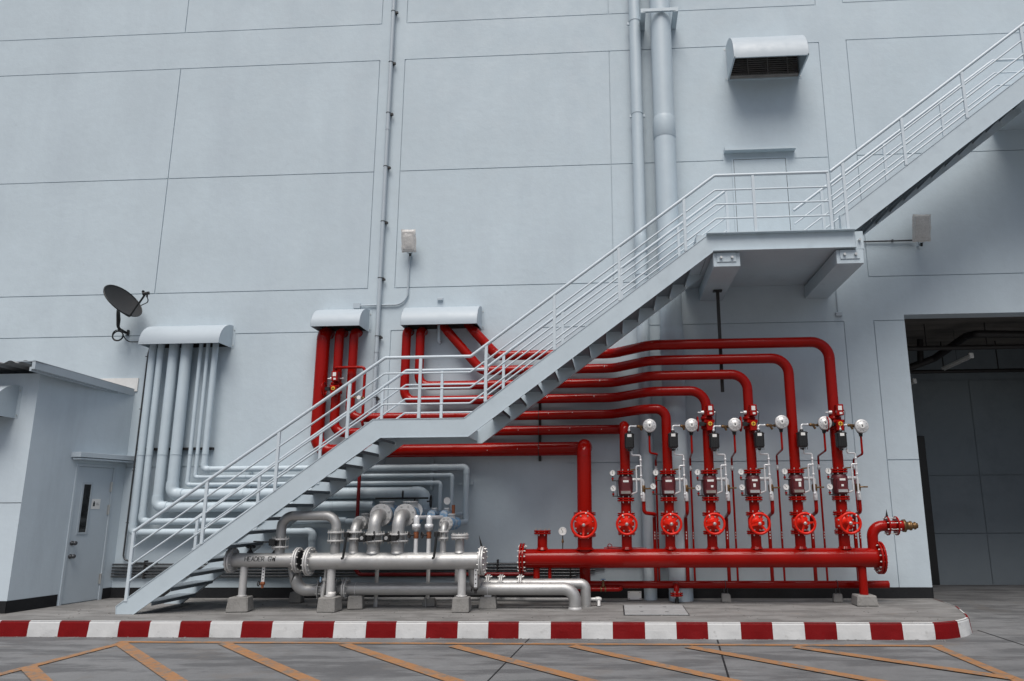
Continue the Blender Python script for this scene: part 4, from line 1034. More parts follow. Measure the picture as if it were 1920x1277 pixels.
# ground water header
ZG, RG = .705, .100
gx0, gx1 = W(436, 1050, YS_).x, W(558, 1050, YS_).x
gw_ = thing('silver_header', 'shorter silver header pipe stencilled HEADER GW on a concrete block', 'pipe manifold', (gx0+.2, YS_, 0))
MB().cyl((gx0, YS_, ZG), (gx1, YS_, ZG), RG, 34).build('header_pipe', 'silver', gw_)
flange(gw_, (gx0-.01, YS_, ZG), (1, 0, 0), .178, .026, .008, True, 10, 'silverdull', br=.012)
flange(gw_, (gx1+.01, YS_, ZG), (1, 0, 0), .178, .024, .008, True, 10, 'silverdull', br=.012)
MB().disc((gx1+.046, YS_, ZG), (1, 0, 0), .135, .006).build('blind_plate', 'black', gw_)
MB().disc((gx0-.05, YS_, ZG), (1, 0, 0), .14, .02).build('blind_plate', 'black', gw_)
leg(gw_, W(455, 1100, YS_).x, YS_, .20, ZG-.06, .052)
block('leftmost concrete block, under the short silver header', W(449, 1135, YS_).x+.005, YS_+.01, .30, .27, .205, .12)
# stencilled words bent round the pipe (stroke letters with stencil serifs)
def text_on_pipe(txt, xc, yc, zc, r, h, parent):
    wd, st_ = h*.62, h*.145
    L = {'H': [(0, 0, 0, 1), (1, 0, 1, 1), (0, .5, 1, .5)], 'E': [(0, 0, 0, 1), (0, 0, 1, 0), (0, 1, 1, 1), (0, .5, .8, .5)], 'A': [(0, 0, .5, 1), (.5, 1, 1, 0), (.25, .35, .75, .35)],
         'D': [(0, 0, 0, 1), (0, 1, .7, 1), (.7, 1, 1, .7), (1, .7, 1, .3), (1, .3, .7, 0), (.7, 0, 0, 0)], 'R': [(0, 0, 0, 1), (0, 1, .9, 1), (.9, 1, .9, .5), (.9, .5, 0, .5), (.4, .5, 1, 0)],
         'G': [(1.05, 1, .2, 1), (.2, 1, 0, .8), (0, .8, 0, .2), (0, .2, .2, 0), (.2, 0, 1, 0), (1, 0, 1, .45), (1, .45, .6, .45)], 'W': [(0, 1, .25, 0), (.25, 0, .5, .8), (.5, .8, .75, 0), (.75, 0, 1, 1)]}
    adv = wd*1.32; tot = adv*len(txt); mb = MB(); x = xc-tot/2
    def pt(u, v):
        a = (v-h*.5)/r+R(6); return (u, yc-(r+.0016)*math.cos(a), zc+(r+.0016)*math.sin(a))
    for ch in txt:
        for (a0, b0, a1, b1) in L.get(ch, []):
            wk = 1.35 if ch == 'W' else 1; p, q = Vector((x+a0*wd*wk, b0*h)), Vector((x+a1*wd*wk, b1*h)); d = (q-p).normalized(); n = Vector((-d.y, d.x))*st_/2; p, q = p-d*st_*.5, q+d*st_*.5
            K = 4
            for k in range(K):
                s0, s1 = p+(q-p)*k/K, p+(q-p)*(k+1)/K
                mb.add([pt(*(s0-n)), pt(*(s1-n)), pt(*(s1+n)), pt(*(s0+n))], [(0, 1, 2, 3)])
        x += adv
    return mb.build('stencil_text', 'black', parent, fix=False)
text_on_pipe('HEADER GW', W(487, 1050, YS_-.1).x, YS_, ZG+.012, RG, .060, gw_)
MB().box((W(514.5, 1050, YS_-.1).x, YS_-RG-.001, ZG+.012), (.02, .003, .045)).build('stencil_mark', 'black', gw_)
# hanging perforated strap with a small rusty cock
def strap(label, x, y, z1, z0, cock='rust'):
    t = thing('drain_cock', label, 'valve', (x, y, z1))
    s_ = MB().bb(x-.022, x+.022, y-.004, y+.004, z0, z1); so_ = s_.build('perforated_strap', 'chrome', t)
    h = MB()
    for k in range(4): h.disc((x, y-.004, z1-.04-(z1-z0-.06)*k/3.6), (0, 1, 0), .009, .003, 10, .0005)
    h.build('hole', 'black', so_)
    MB().prof((x-.03, y, z0-.02), (1, 0, 0), [(0, .018), (.01, .026), (.05, .026), (.06, .018)], 10).cyl((x, y, z0-.08), (x, y, z0), .018, 10).build('cock_body', cock, t)
    MB().torus((x-.055, y-.01, z0-.02), (1, 0, 0), .03, .007, 16, 6).cyl((x-.06, y, z0-.02), (x-.02, y, z0-.02), .006, 6).build('valve_wheel', 'blacksteel', t)
strap('small rusty drain cock on a perforated strap under the short silver header', W(495, 1060, YS_).x, YS_, ZG-RG+.01, .40)
# main silver header
ZM, RM = .688, .118
mx0, mx1 = W(582, 1050, YS_).x, W(903, 1050, YS_).x
mh = thing('silver_header', 'long silver header pipe with flanged ends and eight upright branches', 'pipe manifold', ((mx0+mx1)/2, YS_, 0))
MB().cyl((mx0, YS_, ZM), (mx1, YS_, ZM), RM, 40).build('header_pipe', 'silver', mh)
flange(mh, (mx0-.01, YS_, ZM), (1, 0, 0), .20, .026, .008, True, 12, 'silverdull', br=.013)
flange(mh, (mx1+.01, YS_, ZM), (1, 0, 0), .20, .026, .008, True, 12, 'silverdull', br=.013)
for k in range(7):
    pass
for k in range(1, 7): weld(MB(), (mx0+(mx1-mx0)*k/7, YS_, ZM), (1, 0, 0), RM, .006, 1.006).build('weld_ring', 'silver', mh)
for px in (620, 866): leg(mh, W(px, 1095, YS_).x, YS_, .20, ZM-.07, .058)
block('concrete block under the left leg of the long silver header', W(618, 1135, YS_).x, YS_, .27, .26, .205, -.05)
block('concrete block under the right leg of the long silver header', W(866, 1136, YS_).x, YS_, .24, .24, .20, .0)
MB().prof((W(620, 1125, YS_).x, YS_, .20), (0, 0, 1), [(0, .062), (.0, .064), (.07, .062), (.07, .058)], 20, False).build('tape_wrap', 'plastic', mh)
MB().prism([(mx1-.02, ZM+.19), (mx1-.045, ZM+.36), (mx1+.015, ZM+.19)], YS_-.003, YS_+.003).build('tag_plate', 'black', mh)
MB().prism([(gx1-.0, ZG-.30), (gx1+.03, ZG-.17), (gx1+.07, ZG-.17)], YS_-.173, YS_-.168).build('tag_plate', 'black', gw_)
# inverted U link
xl, xr_ = W(527, 1000, YS_).x, W(630, 1000, YS_).x; zt = W(580, 967, YS_).z
ul = thing('silver_link_pipe', 'silver inverted U pipe linking the two silver headers', 'pipe', (xl, YS_, ZG+RG))
zv = W(527, 1018, YS_).z; zv2 = W(630, 1006, YS_).z
MB().tube(fillet([(xl, YS_, ZG+.05), (xl, YS_, zt), (xr_, YS_, zt), (xr_, YS_, ZM+.05)], .17, 10), .068, 26).build('pipe', 'silver', ul)
for p_, a_ in (((xl+.18, YS_, zt), (1, 0, 0)), ((xr_-.18, YS_, zt), (1, 0, 0)), ((xl, YS_, zt-.18), (0, 0, 1)), ((xr_, YS_, zt-.18), (0, 0, 1))): weld(MB(), p_, a_, .068).build('weld_ring', 'silver', ul)
pairgap(ul, (xl, YS_, zv), (0, 0, 1), .122, .085); pairgap(ul, (xr_, YS_, zv2), (0, 0, 1), .118, .095)
MB().box((xl-.20, YS_-.1, zv+.02), (.30, .03, .018), Matrix.Rotation(R(2), 3, 'Y'), .003).bb(xl-.11, xl-.02, YS_-.14, YS_-.06, zv-.03, zv+.06, .006).build('lever', 'black', ul)
# upright branches of the long header
def branch(label, px, r, pyv, pxd, pyd, rd, lever=None, gear=False, y1=-1.24):
    x = W(px, 1010, YS_).x
    t = thing('silver_branch_pipe', label, 'pipe', (x, YS_, ZM+RM), 'upright branches of the long silver header')
    zv_ = W(px, pyv, YS_).z; d = W(pxd, pyd, y1); zt_ = d.z
    MB().tube(fillet([(x, YS_, ZM+.05), (x, YS_, zt_), (d.x, y1, zt_)], .17 if r > .06 else .13, 10), r, 26).build('pipe', 'silver', t)
    MB().prof((x, YS_, ZM+RM*.90), (0, 0, 1), [(0, r*1.12), (.018, r*1.07), (.028, r)], 24, False).build('weld_ring', 'silver', t)
    pairgap(t, (x, YS_, zv_), (0, 0, 1), r*1.72, .07, 6 if r < .07 else 8)
    ax = (Vector((d.x-x, .26, 0))).normalized(); ax = Vector((ax.x*.5, 1, 0)).normalized()
    f = MB().disc(d, ax, rd, .024).build('flange', 'silverdull', t); MB().bolts(d, ax, rd*.82, 8, .014, .05).build('bolt_ring', 'bolt', f)
    MB().disc(d+ax*.04, ax, rd, .024).build('flange', 'silverdull', t)
    if lever:
        MB().bb(x-.10, x-.04, YS_-.15, YS_-.04, zv_-.02, zv_+.05, .006).tube(fillet([(x-.06, YS_-.15, zv_+.02), (x-.07, YS_-.17, zv_-.16), (x-.085, YS_-.17, zv_-.30), (x-.10, YS_-.19, zv_-.31)], .02), .018, 8).build('lever', 'black', t)
    if gear:
        MB().bb(x-.16, x-.06, YS_-.2, YS_-.08, zv_-.05, zv_+.05, .01).bb(x-.06, x+.03, YS_-.17, YS_-.12, zv_-.03, zv_+.02).bb(x-.13, x-.09, YS_-.2, YS_-.1, zv_+.05, zv_+.07).build('gear_box', 'black', t)
        MB().disc((x-.11, YS_-.205, zv_), (0, 1, 0), .026, .008).build('dial', 'cover', t)
        MB().torus((x+.055, YS_-.17, zv_+.04), (1, .5, 0), .052, .009, 22, 6).cyl((x+.0, YS_-.15, zv_), (x+.06, YS_-.17, zv_+.04), .009, 8).build('handwheel', 'black', t)
    return t, d
bL = [('leftmost curved branch on the long silver header, with a black lever', 664, .066, 1004, 674, 981, .105, True, False),
      ('second curved branch on the long silver header, thick, with a black gear box', 701, .092, 1008, 714, 966, .165, False, True),
      ('third curved branch on the long silver header, thick, in front of the blue valves', 746, .090, 1008, 759, 966, .165, False, True),
      ('slim curved branch with a black lever near the right end of the long silver header', 831, .044, 1003, 836, 982, .100, True, False)]
DD = []
for q in bL: DD.append(branch(*q)[1])
# capped branch
x = W(862, 1020, YS_).x; cb_ = thing('silver_branch_pipe', 'straight branch closed by a blind flange, rightmost on the long silver header', 'pipe', (x, YS_, ZM+RM), 'upright branches of the long silver header')
zt = W(862, 1007, YS_).z
MB().cyl((x, YS_, ZM+.05), (x, YS_, zt), .064, 24).prof((x, YS_, ZM+RM*.93), (0, 0, 1), [(0, .078), (.015, .07), (.03, .064)], 24, False).build('pipe', 'silver', cb_)
flange(cb_, (x, YS_, zt+.01), (0, 0, 1), .125, .024, .008, True, 8, 'silverdull')
# thin branches with unions
for k, (px, lab) in enumerate(((780, 'left'), (804, 'right'))):
    x = W(px, 1010, YS_).x; t = thing('silver_branch_pipe', '%s one of two thin branches with hexagonal unions on the long silver header' % lab, 'pipe', (x, YS_, ZM+RM), 'upright branches of the long silver header')
    zu = W(px, 987, YS_).z; zt = W(px, 972, YS_).z
    MB().tube(fillet([(x, YS_, ZM+.05), (x, YS_, zt+.01), (x+.10, YS_+.35, zt+.01)], .045), .029, 16).build('pipe', 'chrome', t)
    MB().prof((x, YS_, zu-.055), (0, 0, 1), [(0, .035), (.004, .056), (.03, .056), (.034, .064), (.085, .064), (.09, .04)], 6).prof((x, YS_, zt-.09), (0, 0, 1), [(0, .042), (.10, .042), (.125, .034), (.138, .015), (.14, .002)], 20).build('hex_union', 'chrome', t)
    zc2 = W(px, 1003, YS_).z
    MB().prof((x, YS_, zc2-.05), (0, 0, 1), [(0, .03), (.01, .038), (.04, .032), (.07, .038), (.10, .03)], 10).build('gate_body', 'rust', t)
    MB().cyl((x-.02, YS_-.02, zc2), (x-.085, YS_-.05, zc2), .012, 8).torus((x-.085, YS_-.05, zc2), (1, .7, 0), .042, .010, 18, 6).cyl((x-.085, YS_-.05, zc2-.04), (x-.085, YS_-.05, zc2+.04), .007, 6).build('valve_wheel', 'blacksteel', t)
# check valves and rear connections
def rear_valve(label, d, yb, rp, xe, zend, col='blue', rv=None):
    rv = rv or rp*1.5
    t = thing('check_valve', label, 'valve', (d.x, d.y, d.z), 'valves behind the silver branches')
    ax = Vector((0.08, 1, 0)).normalized(); c = Vector(d)+ax*.07
    MB().prof(c, ax, [(0, rv), (.03, rv), (.032, rv*.75), (.10, rv*.95), (.20, rv*.95), (.27, rv*.75), (.272, rv), (.30, rv), (.302, rv*.72), (.34, rv*.72), (.342, rv), (.37, rv)], 26).build('valve_body', col, t)
    MB().prof(c+ax*.15+Vector((0, 0, rv*.6)), (0, 0, 1), [(0, rv*.7), (rv*.55, rv*.62), (rv*.56, rv*.75), (rv*.56+.025, rv*.75)], 20).build('bonnet', 'white' if col == 'blue' else 'silverdull', t)
    MB().bolts(c+ax*.288, ax, rv*.86, 8, .012, .09).build('bolt_ring', 'bolt', t)
    e_ = Vector((d.x+ax.x*(yb-d.y)/ax.y, yb, d.z)); pp = [c+ax*.36, e_]+([Vector((xe, yb, d.z))] if abs(xe-e_.x) > .12 else []); pp.append(Vector((pp[-1].x, yb, zend)))
    if (pp[-1]-pp[-2]).length < .03: pp.pop()
    MB().tube(fillet(pp, rp*1.2), rp, 22).build('rear_pipe', 'greypipe', t)
    return t, c, ax
rear_valve('blue and silver valve behind the leftmost curved silver branch', DD[0], YG, .056, ends[1][0], gz_[1]-.0, 'silverdull', .10)
rear_valve('blue valve with dark rim behind the second curved silver branch', DD[1], YG, .084, ends[2][0]+.05, gz_[2], 'blue', .155)
t_, c_, a_ = rear_valve('large pale valve with black handwheel behind the third curved silver branch', DD[2], YG, .09, ends[3][0], 1.40, 'blue', .155)
wv = MB().cyl(c_+a_*.33+Vector((0, 0, .12)), c_+a_*.33+Vector((0, 0, .26)), .016, 8).tube([c_+a_*.33+Vector((-.62, 0, .25)), c_+a_*.33+Vector((.22, -.04, .25))], .014, 8).torus(c_+a_*.33+Vector((.26, -.04, .20)), (1, .4, 0), .085, .011, 26, 8).cyl(c_+a_*.33+Vector((.2, -.04, .20)), c_+a_*.33+Vector((.28, -.04, .20)), .012, 8).torus(c_+a_*.33+Vector((-.18, -.04, .30)), (1, .4, 0), .06, .010, 22, 8)
wv.build('handwheel', 'black', t_)
rear_valve('small blue valve with black wheel behind the slim silver branch at right', DD[3], YG, .045, ends[6][0], 1.30, 'blue', .10)
for k, (px, xq, lab) in enumerate(((782, 4, 'small blue valve behind the left thin branch'), (806, 5, 'small blue valve behind the right thin branch, with a round tag above'))):
    x = W(px, 970, YS_).x+.10; z = W(px, 965, -1.15).z
    t, c, ax = rear_valve(lab, Vector((x, YS_+.33, z)), YG, .032, ends[xq][0], 1.42, 'blue', .062)
    if k:
        MB().disc(c+ax*.1+Vector((.02, -.02, .20)), (.7, -1, 0), .055, .004).build('tag', 'white', t)
        MB().bb(c.x+.10, c.x+.14, c.y+.1, c.y+.14, c.z-.03, c.z+.14).build('stem', 'rust', t)
q = W(777, 957, -1.0); dq = MB().disc(q, (.35, -1, .35), .125, .02); dq.build('inspection_cover', 'white', t_)
MB().box(q+Vector((.01, -.018, .02)), (.06, .004, .012), Matrix.Rotation(R(30), 3, 'Y')).box(q+Vector((.02, -.010, -.03)), (.012, .004, .05)).build('cover_mark', 'black', t_)
# lower silver suction line
YQ = -1.22; ZQ = W(850, 1104, YQ).z; RQ = .088
ls = thing('silver_floor_pipe', 'silver pipe running low along the floor and bending down into it, nearest the camera', 'pipe', (W(640, 1104, YQ).x, YQ, 0))
xa2, xb2 = W(650, 1104, YQ).x, W(1078, 1110, YQ).x
MB().tube(fillet([(xa2, YQ, ZQ), (xb2, YQ, ZQ), (xb2, YQ, .0)], .17, 12), RQ, 32).build('pipe', 'silver', ls)
MB().prof((xb2, YQ, 0), (0, 0, 1), [(0, RQ*1.12), (.015, RQ*1.1), (.03, RQ)], 28, False).build('floor_collar', 'silverdull', ls)
for x_ in (xb2-.19, xb2-.46, xa2+.62): weld(MB(), (x_, YQ, ZQ), (1, 0, 0), RQ, .007, 1.015).build('weld_ring', 'silver', ls)
flange(ls, (xa2-.01, YQ, ZQ), (1, 0, 0), .155, .022, .008, True, 8, 'silverdull')
ls2 = thing('silver_floor_pipe', 'second silver pipe with flanged joints, behind the nearer silver floor pipe', 'pipe', (W(900, 1095, -.98).x, -.98, 0))
Y2 = -.98; Z2_ = W(1000, 1095, Y2).z; xx2 = W(1098, 1105, Y2).x
MB().tube(fillet([(W(885, 1060, YS_).x, YS_+.1, ZM-.1), (W(885, 1060, YS_).x+.02, YS_+.12, Z2_+.05), (W(885, 1060, YS_).x+.05, Y2, Z2_), (xx2, Y2, Z2_), (xx2, Y2, 0)], [.08, .08, .08, .15], 10), .075, 28).build('pipe', 'silver', ls2)
for px in (916, 940, 976): flange(ls2, (W(px, 1095, Y2).x, Y2, Z2_), (1, 0, 0), .135, .02, .01, True, 8, 'silverdull')
# elbow from the short header into a row of flanges
el = thing('silver_strainer_line', 'silver elbow and row of bolted flanges between the two silver headers near the floor', 'pipe', (W(560, 1090, -1.3).x, -1.3, 0))
xe0, xe1 = W(553, 1080, -1.33).x, W(606, 1105, -1.28).x; ze = W(606, 1106, -1.28).z
MB().tube(fillet([(xe0, -1.42, ZG-.02), (xe0, -1.36, ZG-.14), (xe0+.05, -1.33, ze), (xe1, YQ, ze)], [.05, .25, .05], 12), .085, 28).build('elbow', 'silver', el)
MB().cyl((xe1-.02, YQ, ze), (xa2, YQ, ze), .07, 24).build('strainer_body', 'silverdull', el)
for px, r_, mm_ in ((601, .155, 'silver'), (610, .16, 'silverdull'), (625, .16, 'black'), (634, .155, 'silver')):
    flange(el, (W(px, 1105, YQ).x, YQ, ze), (1, 0, 0), r_, .02, .004, False, 8, mm_, br=.011)
xw = W(606, 1110, -1.42).x
ww = thing('white_drain_pipe', 'slim white drain pipe with a small blue cock standing left of the long silver header', 'pipe', (xw, -1.42, 0))
MB().tube([(xw-.035, -1.40, .02), (xw+.01, -1.42, .36)], .026, 14).build('pipe', 'silverdull', ww)
MB().tube([(xw+.01, -1.42, .36), (xw+.03, -1.44, .60)], .02, 12).box((xw+.015, -1.43, .43), (.06, .05, .05), None, .01).build('riser', 'silverdull', ww)
MB().torus((xw-.04, -1.45, .43), (1, .6, 0), .035, .008, 16, 6).build('valve_wheel', 'blue', ww)
strap('dark drain cock on a perforated strap under the right end of the long silver header', W(893, 1060, YS_-.03).x, YS_-.05, ZM-RM+.03, .33, 'blacksteel')
for px, py, yy, s_, h, lab in ((667, 1141, YQ, .22, .19, 'concrete block behind the left leg of the long silver header, holding a pipe clip'), (556, 1124, -.55, .20, .16, 'small shaded concrete block by the wall below the silver elbow'),
                          (805, 1135, -.95, .20, .12, 'low concrete block half hidden behind the floor pipe'), (915, 1142, -1.16, .25, .17, 'paint-spotted concrete block under the nearer silver floor pipe')):
    x = W(px, py, yy).x; block(lab, x, yy, s_, s_*.9, h, .1)
for px in (667, 915):
    x = W(px, 1130, YQ).x; c = MB().torus((x, YQ, ZQ), (1, 0, 0), RQ+.004, .005, 24, 6, 0, 2*math.pi).bb(x-.05, x+.05, YQ-.02, YQ+.02, .165 if px > 700 else .185, .20)
    origin_to(tag(c.build('pipe_clip', 'chrome'), 'thin wire clip round the nearer silver floor pipe, '+('left' if px < 700 else 'right')+' one', 'clamp'), (x, YQ, .17))
fp = MB().tube(fillet([(W(640, 1125, -.9).x, -.9, .10), (W(1123, 1130, -.9).x, -.9, .095), (W(1123, 1130, -.9).x, -.95, .0)], .03), .026, 14).prof((W(1123, 1130, -.9).x-.05, -.9, .095), (1, 0, 0), [(0, .03), (.01, .036), (.06, .036), (.09, .02)], 14)
origin_to(tag(fp.build('grey_floor_pipe', 'silverdull'), 'thin pale pipe lying along the floor behind the silver pipes', 'pipe'), (-2, -.9, .1))
# angle-iron legs behind the long header
for px, lab in ((708, 'left'), (804, 'middle'), (857, 'right')):
    x = W(px, 1080, -1.0).x
    q = MB().bb(x-.02, x+.02, -1.02, -1.0, 0, .98).bb(x-.02, x-.016, -1.06, -1.02, 0, .98)
    origin_to(tag(q.build('support_post', 'silverdull'), lab+' one of three thin steel posts behind the long silver header', 'post', 'posts behind the silver header'), (x, -1, 0))
# valve pair glimpsed behind the short header
for px, lab in ((458, 'left'), (505, 'right')):
    d = W(px+12, 1025, -1.42)
    q = MB().torus(d, (.2, -.2, 1), .062, .009, 22, 6).cyl(d-Vector((.06, 0, 0)), d+Vector((.06, 0, 0)), .006, 6).cyl((d.x, d.y, ZG+.06), d+Vector((0, 0, .03)), .013, 8).prof((d.x, d.y, ZG+.055), (0, 0, 1), [(0, .02), (.02, .045), (.05, .045), (.07, .025), (.09, .03)], 14)
    origin_to(tag(q.build('wheel_valve', 'blacksteel'), 'small dark wheel valve on the short silver header, '+lab+' of its upright pipe' if 0 else 'small dark wheel valve on top of the short silver header, '+lab+' one', 'valve'), (d.x, d.y, ZG+.06))
# thin red pipe under the stairs
x = W(672, 930, -.35).x
q = MB().tube(fillet([(x, -.35, 2.3), (x+.0, -.35, .50), (x+.08, -.35, .40), (W(1000, 1092, -.35).x, -.35, .40)], .08), .028, 14)
origin_to(tag(q.build('red_thin_pipe', 'reddark'), 'thin dark red pipe dropping behind the lower flight and turning along the wall', 'pipe'), (x, -.35, 2.3))
# ---------------------------------------------------------------- conduits
zc0, zc1 = .345, .535
for k in range(5):
    z = zc0+(zc1-zc0)*k/4; xr2 = W(1300 if k == 4 else 1080+18*k, 1060).x
    q = MB().cyl((-8.32, -.05, z), (xr2, -.05, z), .017, 10)
    origin_to(tag(q.build('conduit', 'tube'), ['lowest', 'second lowest', 'middle', 'second highest', 'topmost'][k]+' of five dark conduits along the foot of the wall', 'conduit', 'conduits along the foot of the wall'), (-8.32, -.05, z))
for px, lab in ((275, 'beside the stair foot'), (620, 'behind the silver headers'), (934, 'between the silver and red headers'), (1070, 'behind the left legs of the red header')):
    x = W(px, 1068).x; q = MB().bb(x-.012, x+.012, -.075, -.001, .31, .60)
    origin_to(tag(q.build('conduit_clamp', 'blacksteel'), 'dark clamp holding the wall-foot conduits '+lab, 'clamp', 'clamps on the wall-foot conduits'), (x, 0, .3))
x = W(258, 850).x
q = MB().tube(fillet([(x+.02, -.02, 4.25), (x+.02, -.06, 4.1), (x, -.06, .62), (x+.25, -.06, .56), (x+.6, -.06, .56)], [.05, .1, .2, .1]), .014, 10)
for z in (W(268, 670).z, W(262, 768).z, W(247, 882).z, W(238, 980).z): q.torus((x, -.06, z), (0, 0, 1), .018, .006, 14, 6)
origin_to(tag(q.build('conduit', 'tube'), 'thin metal conduit dropping from the left hood beside the grey pipes', 'conduit'), (x, -.06, .6))
# tall white conduit with clamps
vc = thing('vertical_conduit', 'tall slim white conduit with clips running up the middle of the wall', 'conduit', (-4.035, -.07, 2.8))
MB().cyl((-4.035, -.075, 2.8), (-4.035, -.075, 13.2), .036, 16).build('pipe', 'hood', vc)
MB().cyl((-4.035, -.075, 4.05), (-4.035, -.075, 4.12), .041, 16).cyl((-4.035, -.075, 8.25), (-4.035, -.075, 8.33), .041, 16).build('coupling', 'hood', vc)
q = MB()
for py in (22, 117, 212, 312, 415, 521, 630, 745):
    z = W(725, py, -.075).z; q.bb(-4.085, -3.985, -.04, -.001, z-.025, z+.02).torus((-4.035, -.075, z), (0, 0, 1), .038, .006, 16, 6).bb(-3.985, -3.945, -.09, -.05, z-.045, z-.01)
q.build('clip', 'blacksteel', vc)
# flood lights in cloudy plastic
def flood(label, px, py, wd, ht, tilt):
    c = W(px, py, -.20); t = thing('flood_light', label, 'flood light', c, 'wrapped flood lights')
    rot = Matrix.Rotation(R(tilt), 3, 'X')
    MB().box(c, (wd, .10, ht), rot, .012).build('lamp_body', 'plastic', t)
    MB().box(c+rot @ Vector((0, -.053, ht*.02)), (wd*.86, .012, ht*.84), rot, .004).build('glass_front', 'plastic', t)
    random.seed(px); b = MB(); n = 9; vs = []
    for i in range(n):
        for j in range(n):
            u, v = -1+2*i/(n-1), -1+2*j/(n-1)
            vs.append(c+rot @ Vector((u*wd*.58+random.uniform(-.008, .008), -.065+.10*max(0, max(abs(u), abs(v))-.6)+random.uniform(-.006, .006), v*ht*.55+random.uniform(-.008, .008))))
    b.add(vs, [(i*n+j, (i+1)*n+j, (i+1)*n+j+1, i*n+j+1) for i in range(n-1) for j in range(n-1)], True); b.build('plastic_wrap', 'plastic', t, fix=False)
    MB().tube([c+Vector((-wd*.3, .0, -ht*.45)), c+Vector((0, .13, -ht*.62)), c+Vector((wd*.42, .0, -ht*.40))], .008, 8).cyl(c+Vector((0, .10, -ht*.6)), (c.x, 0, c.z-ht*.6), .02, 10).build('bracket', 'steel', t)
    MB().cyl(c+Vector((.01, .06, -ht*.56)), c+Vector((.01, .08, -ht*.70)), .02, 10).build('cable_gland', 'black', t)
    return c
flood('plastic-wrapped flood light in the middle of the wall left of the staircase', 767, 452, .225, .36, 14)
flood('plastic-wrapped flood light under the upper flight of stairs at right', 1727, 428, .26, .42, 14)
a, b = W(768, 478, -.03), W(764, 560, -.03); xz = (a.x+b.x)/2; z0 = W(720, 572, -.03).z
q = MB().tube(fillet([(xz, -.03, a.z), (xz, -.03, z0), (W(676, 572, -.03).x, -.03, z0)], .22, 10), .015, 10).bb(W(664, 572).x, W(677, 572).x, -.05, -.001, z0-.05, z0+.04)
origin_to(tag(q.build('conduit', 'hood'), 'thin white conduit curving from the middle flood light to a junction box', 'conduit'), (xz, 0, z0))
z0 = W(1660, 452, -.03).z; q = MB().cyl((W(1618, 452, -.03).x, -.03, z0), (W(1712, 450, -.03).x, -.03, z0), .014, 10).cyl((W(1672, 452).x, -.03, z0-.02), (W(1672, 452).x, -.03, z0+.02), .02, 8)
origin_to(tag(q.build('conduit', 'tube'), 'short dark conduit feeding the right-hand flood light', 'conduit'), (W(1618, 452, -.03).x, 0, z0))
p = W(1572, 590); q = MB().bb(p.x-.055, p.x+.055, -.05, -.001, p.z-.035, p.z+.035, .008).cyl((p.x-.01, -.02, p.z+.03), (p.x-.01, -.02, W(1568, 545).z), .010, 8)
origin_to(tag(q.build('junction_box', 'hood'), 'small white junction box on the wall right of the concrete corbels', 'junction box'), (p.x, 0, p.z))
p = W(826, 563); q = MB().bb(p.x-.05, p.x+.05, -.05, -.001, p.z-.012, p.z+.03, .005)
origin_to(tag(q.build('junction_box', 'hood'), 'tiny white box above the middle hood', 'junction box'), (p.x, 0, p.z))
p = W(673, 742, -.1)
# ---------------------------------------------------------------- satellite dish
sd = thing('satellite_dish', 'dark grey satellite dish on a bent wall arm above the left hood', 'satellite dish', W(238, 625, 0))
c = W(231, 564, -.50); nrm = Vector((.62, -.46, .62)).normalized()
nrm = Vector((.80, -.20, .58)).normalized()
ax_, u_, v_ = basis(nrm); mb = MB(); prv = []
n = 36; rings = 8; rx, ry = .355, .335
for side in (0, 1):
    o = len(mb.v)
    for i in range(rings+1):
        q = i/rings
        for k in range(n):
            a = 2*math.pi*k/n; mb.v.append(c+u_*(rx*q*math.cos(a))+v_*(ry*q*math.sin(a))+ax_*(.075*q*q-.075+(-.008 if side else 0)))
    for i in range(rings):
        for k in range(n):
            k2 = (k+1) % n; mb.f.append([o+i*n+k, o+i*n+k2, o+(i+1)*n+k2, o+(i+1)*n+k]); mb.m.append(0); mb.sm.append(True)
dish_mat = mat('dish_grey_mesh', (.016, .0175, .02), .75, var=.15, scale=60); M['dish'] = dish_mat
mb.build('reflector', 'dish', sd, fix=False)
MB().torus(c, nrm, .345, .010, 40, 8).build('rim', 'black', sd)
lnb = W(273, 551, -.78)
MB().tube(fillet([c-nrm*.09+Vector((.02, 0, -.12)), W(243, 594, -.58), lnb], .06), .016, 10).build('feed_arm', 'black', sd)
MB().cyl(lnb-Vector((.05, 0, 0)), lnb+Vector((.05, .02, .02)), .028, 12).cyl(lnb+Vector((-.055, .0, .02)), lnb+Vector((-.04, .0, .06)), .02, 10).cyl(lnb+Vector((.03, 0, .03)), lnb+Vector((.03, 0, -.06)), .015, 8).build('receiver', 'black', sd)
MB().tube(fillet([c-nrm*.10, W(221, 585, -.30), W(221, 615, -.22), W(236, 624, -.02)], .10), .024, 12).box(W(240, 624, -.02), (.03, .03, .10)).build('wall_arm', 'black', sd)
p = W(221, 630, -.16)
MB().torus(p, (.15, -1, .1), .088, .012, 28, 8).torus(p+Vector((.01, -.02, .01)), (.05, -1, -.1), .092, .010, 28, 8).tube(fillet([p+Vector((.08, 0, .03)), W(236, 637, -.08), W(243, 641, -.03), W(262, 641, -.02)], .06), .009, 8).tube(fillet([p+Vector((0, 0, .08)), W(225, 600, -.26), c-nrm*.1], .08), .010, 8).build('cable_coil', 'black', sd)
MB().tube(fillet([lnb+Vector((.03, 0, -.05)), W(279, 566, -.74), W(264, 573, -.7)], .06), .008, 8).build('feed_cable', 'black', sd)

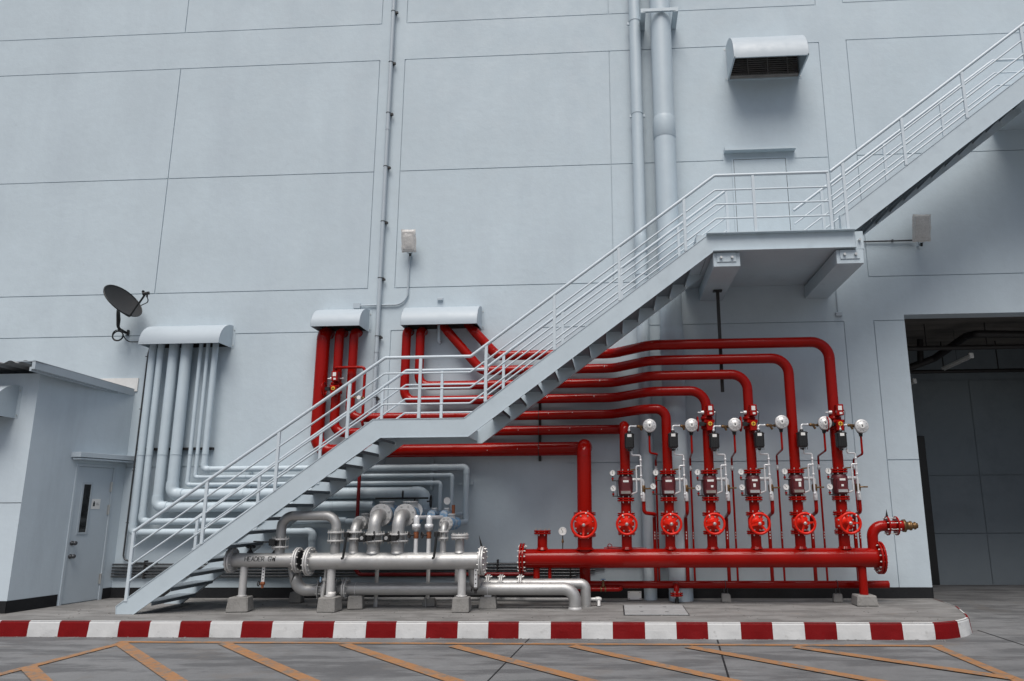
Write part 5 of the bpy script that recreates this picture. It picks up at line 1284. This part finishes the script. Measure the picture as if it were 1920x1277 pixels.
# ---------------------------------------------------------------- small things on the ground
cv = thing('floor_cover', 'rectangular steel access cover with small lift holes set in the platform', 'manhole cover', G(1232, 1145))
c0, c1 = G(1180, 1136), G(1291, 1153); cx0, cx1 = G(1171, 1153).x, G(1291, 1153).x; cy0, cy1 = G(1232, 1154).y, G(1232, 1136).y
MB().bb(cx0-.012, cx1+.012, cy0-.012, cy1+.012, .001, .004).build('frame_gap', 'black', cv)
for k in range(2):
    ya, yb3 = (cy0, (cy0+cy1)/2-.004) if k == 0 else ((cy0+cy1)/2+.004, cy1)
    MB().bb(cx0+.005, cx1-.005, ya+.003, yb3-.003, .004, .016, .002).build('cover_plate', 'cover', cv)
    MB().bb(cx0+.22, cx0+.26, (ya+yb3)/2-.015, (ya+yb3)/2+.015, .016, .0175).bb(cx1-.30, cx1-.25, (ya+yb3)/2-.015, (ya+yb3)/2+.015, .016, .0175).build('lift_hole', 'black', cv)
p = G(1190, 1126); q = MB().box((p.x, p.y, .075), (.21, .015, .125), Matrix.Rotation(R(-10), 3, 'X'), .003)
for a_ in (-.08, .08):
    for b_ in (-.045, .045): pass
q2 = origin_to(tag(q.build('white_plate', 'white'), 'small white metal plate leaning low behind the steel floor cover', 'plate'), (p.x, p.y, .01))
sc = MB()
for a_ in (-.085, .085):
    for b_ in (-.045, .045): sc.cyl((p.x+a_, p.y-.02+b_*.17, .075+b_), (p.x+a_, p.y-.005+b_*.17, .075+b_), .006, 8)
so_ = sc.build('screw', 'rust'); so_.data.transform(Matrix.Translation(-q2.location)); so_.parent = q2
# scattered grit on the road by the kerb
random.seed(11); gr = MB()
for k in range(700):
    if k < 260: x, y, z = random.uniform(-8, 4), -2.45-abs(random.gauss(0, .05)), ZR
    else: x, y, z = random.uniform(-8, 4.2), random.uniform(-2.3, -.1), 0
    s_ = random.uniform(.004, .013); gr.box((x, y, z+s_*.3), (s_*1.6, s_, s_*.7), Matrix.Rotation(random.uniform(0, 3), 3, 'Z'))
g_ = gr.build('grit', 'concrete'); g_['kind'] = 'stuff'
# tidy helper properties
for o in bpy.data.objects:
    if 'org' in o.keys(): del o['org']
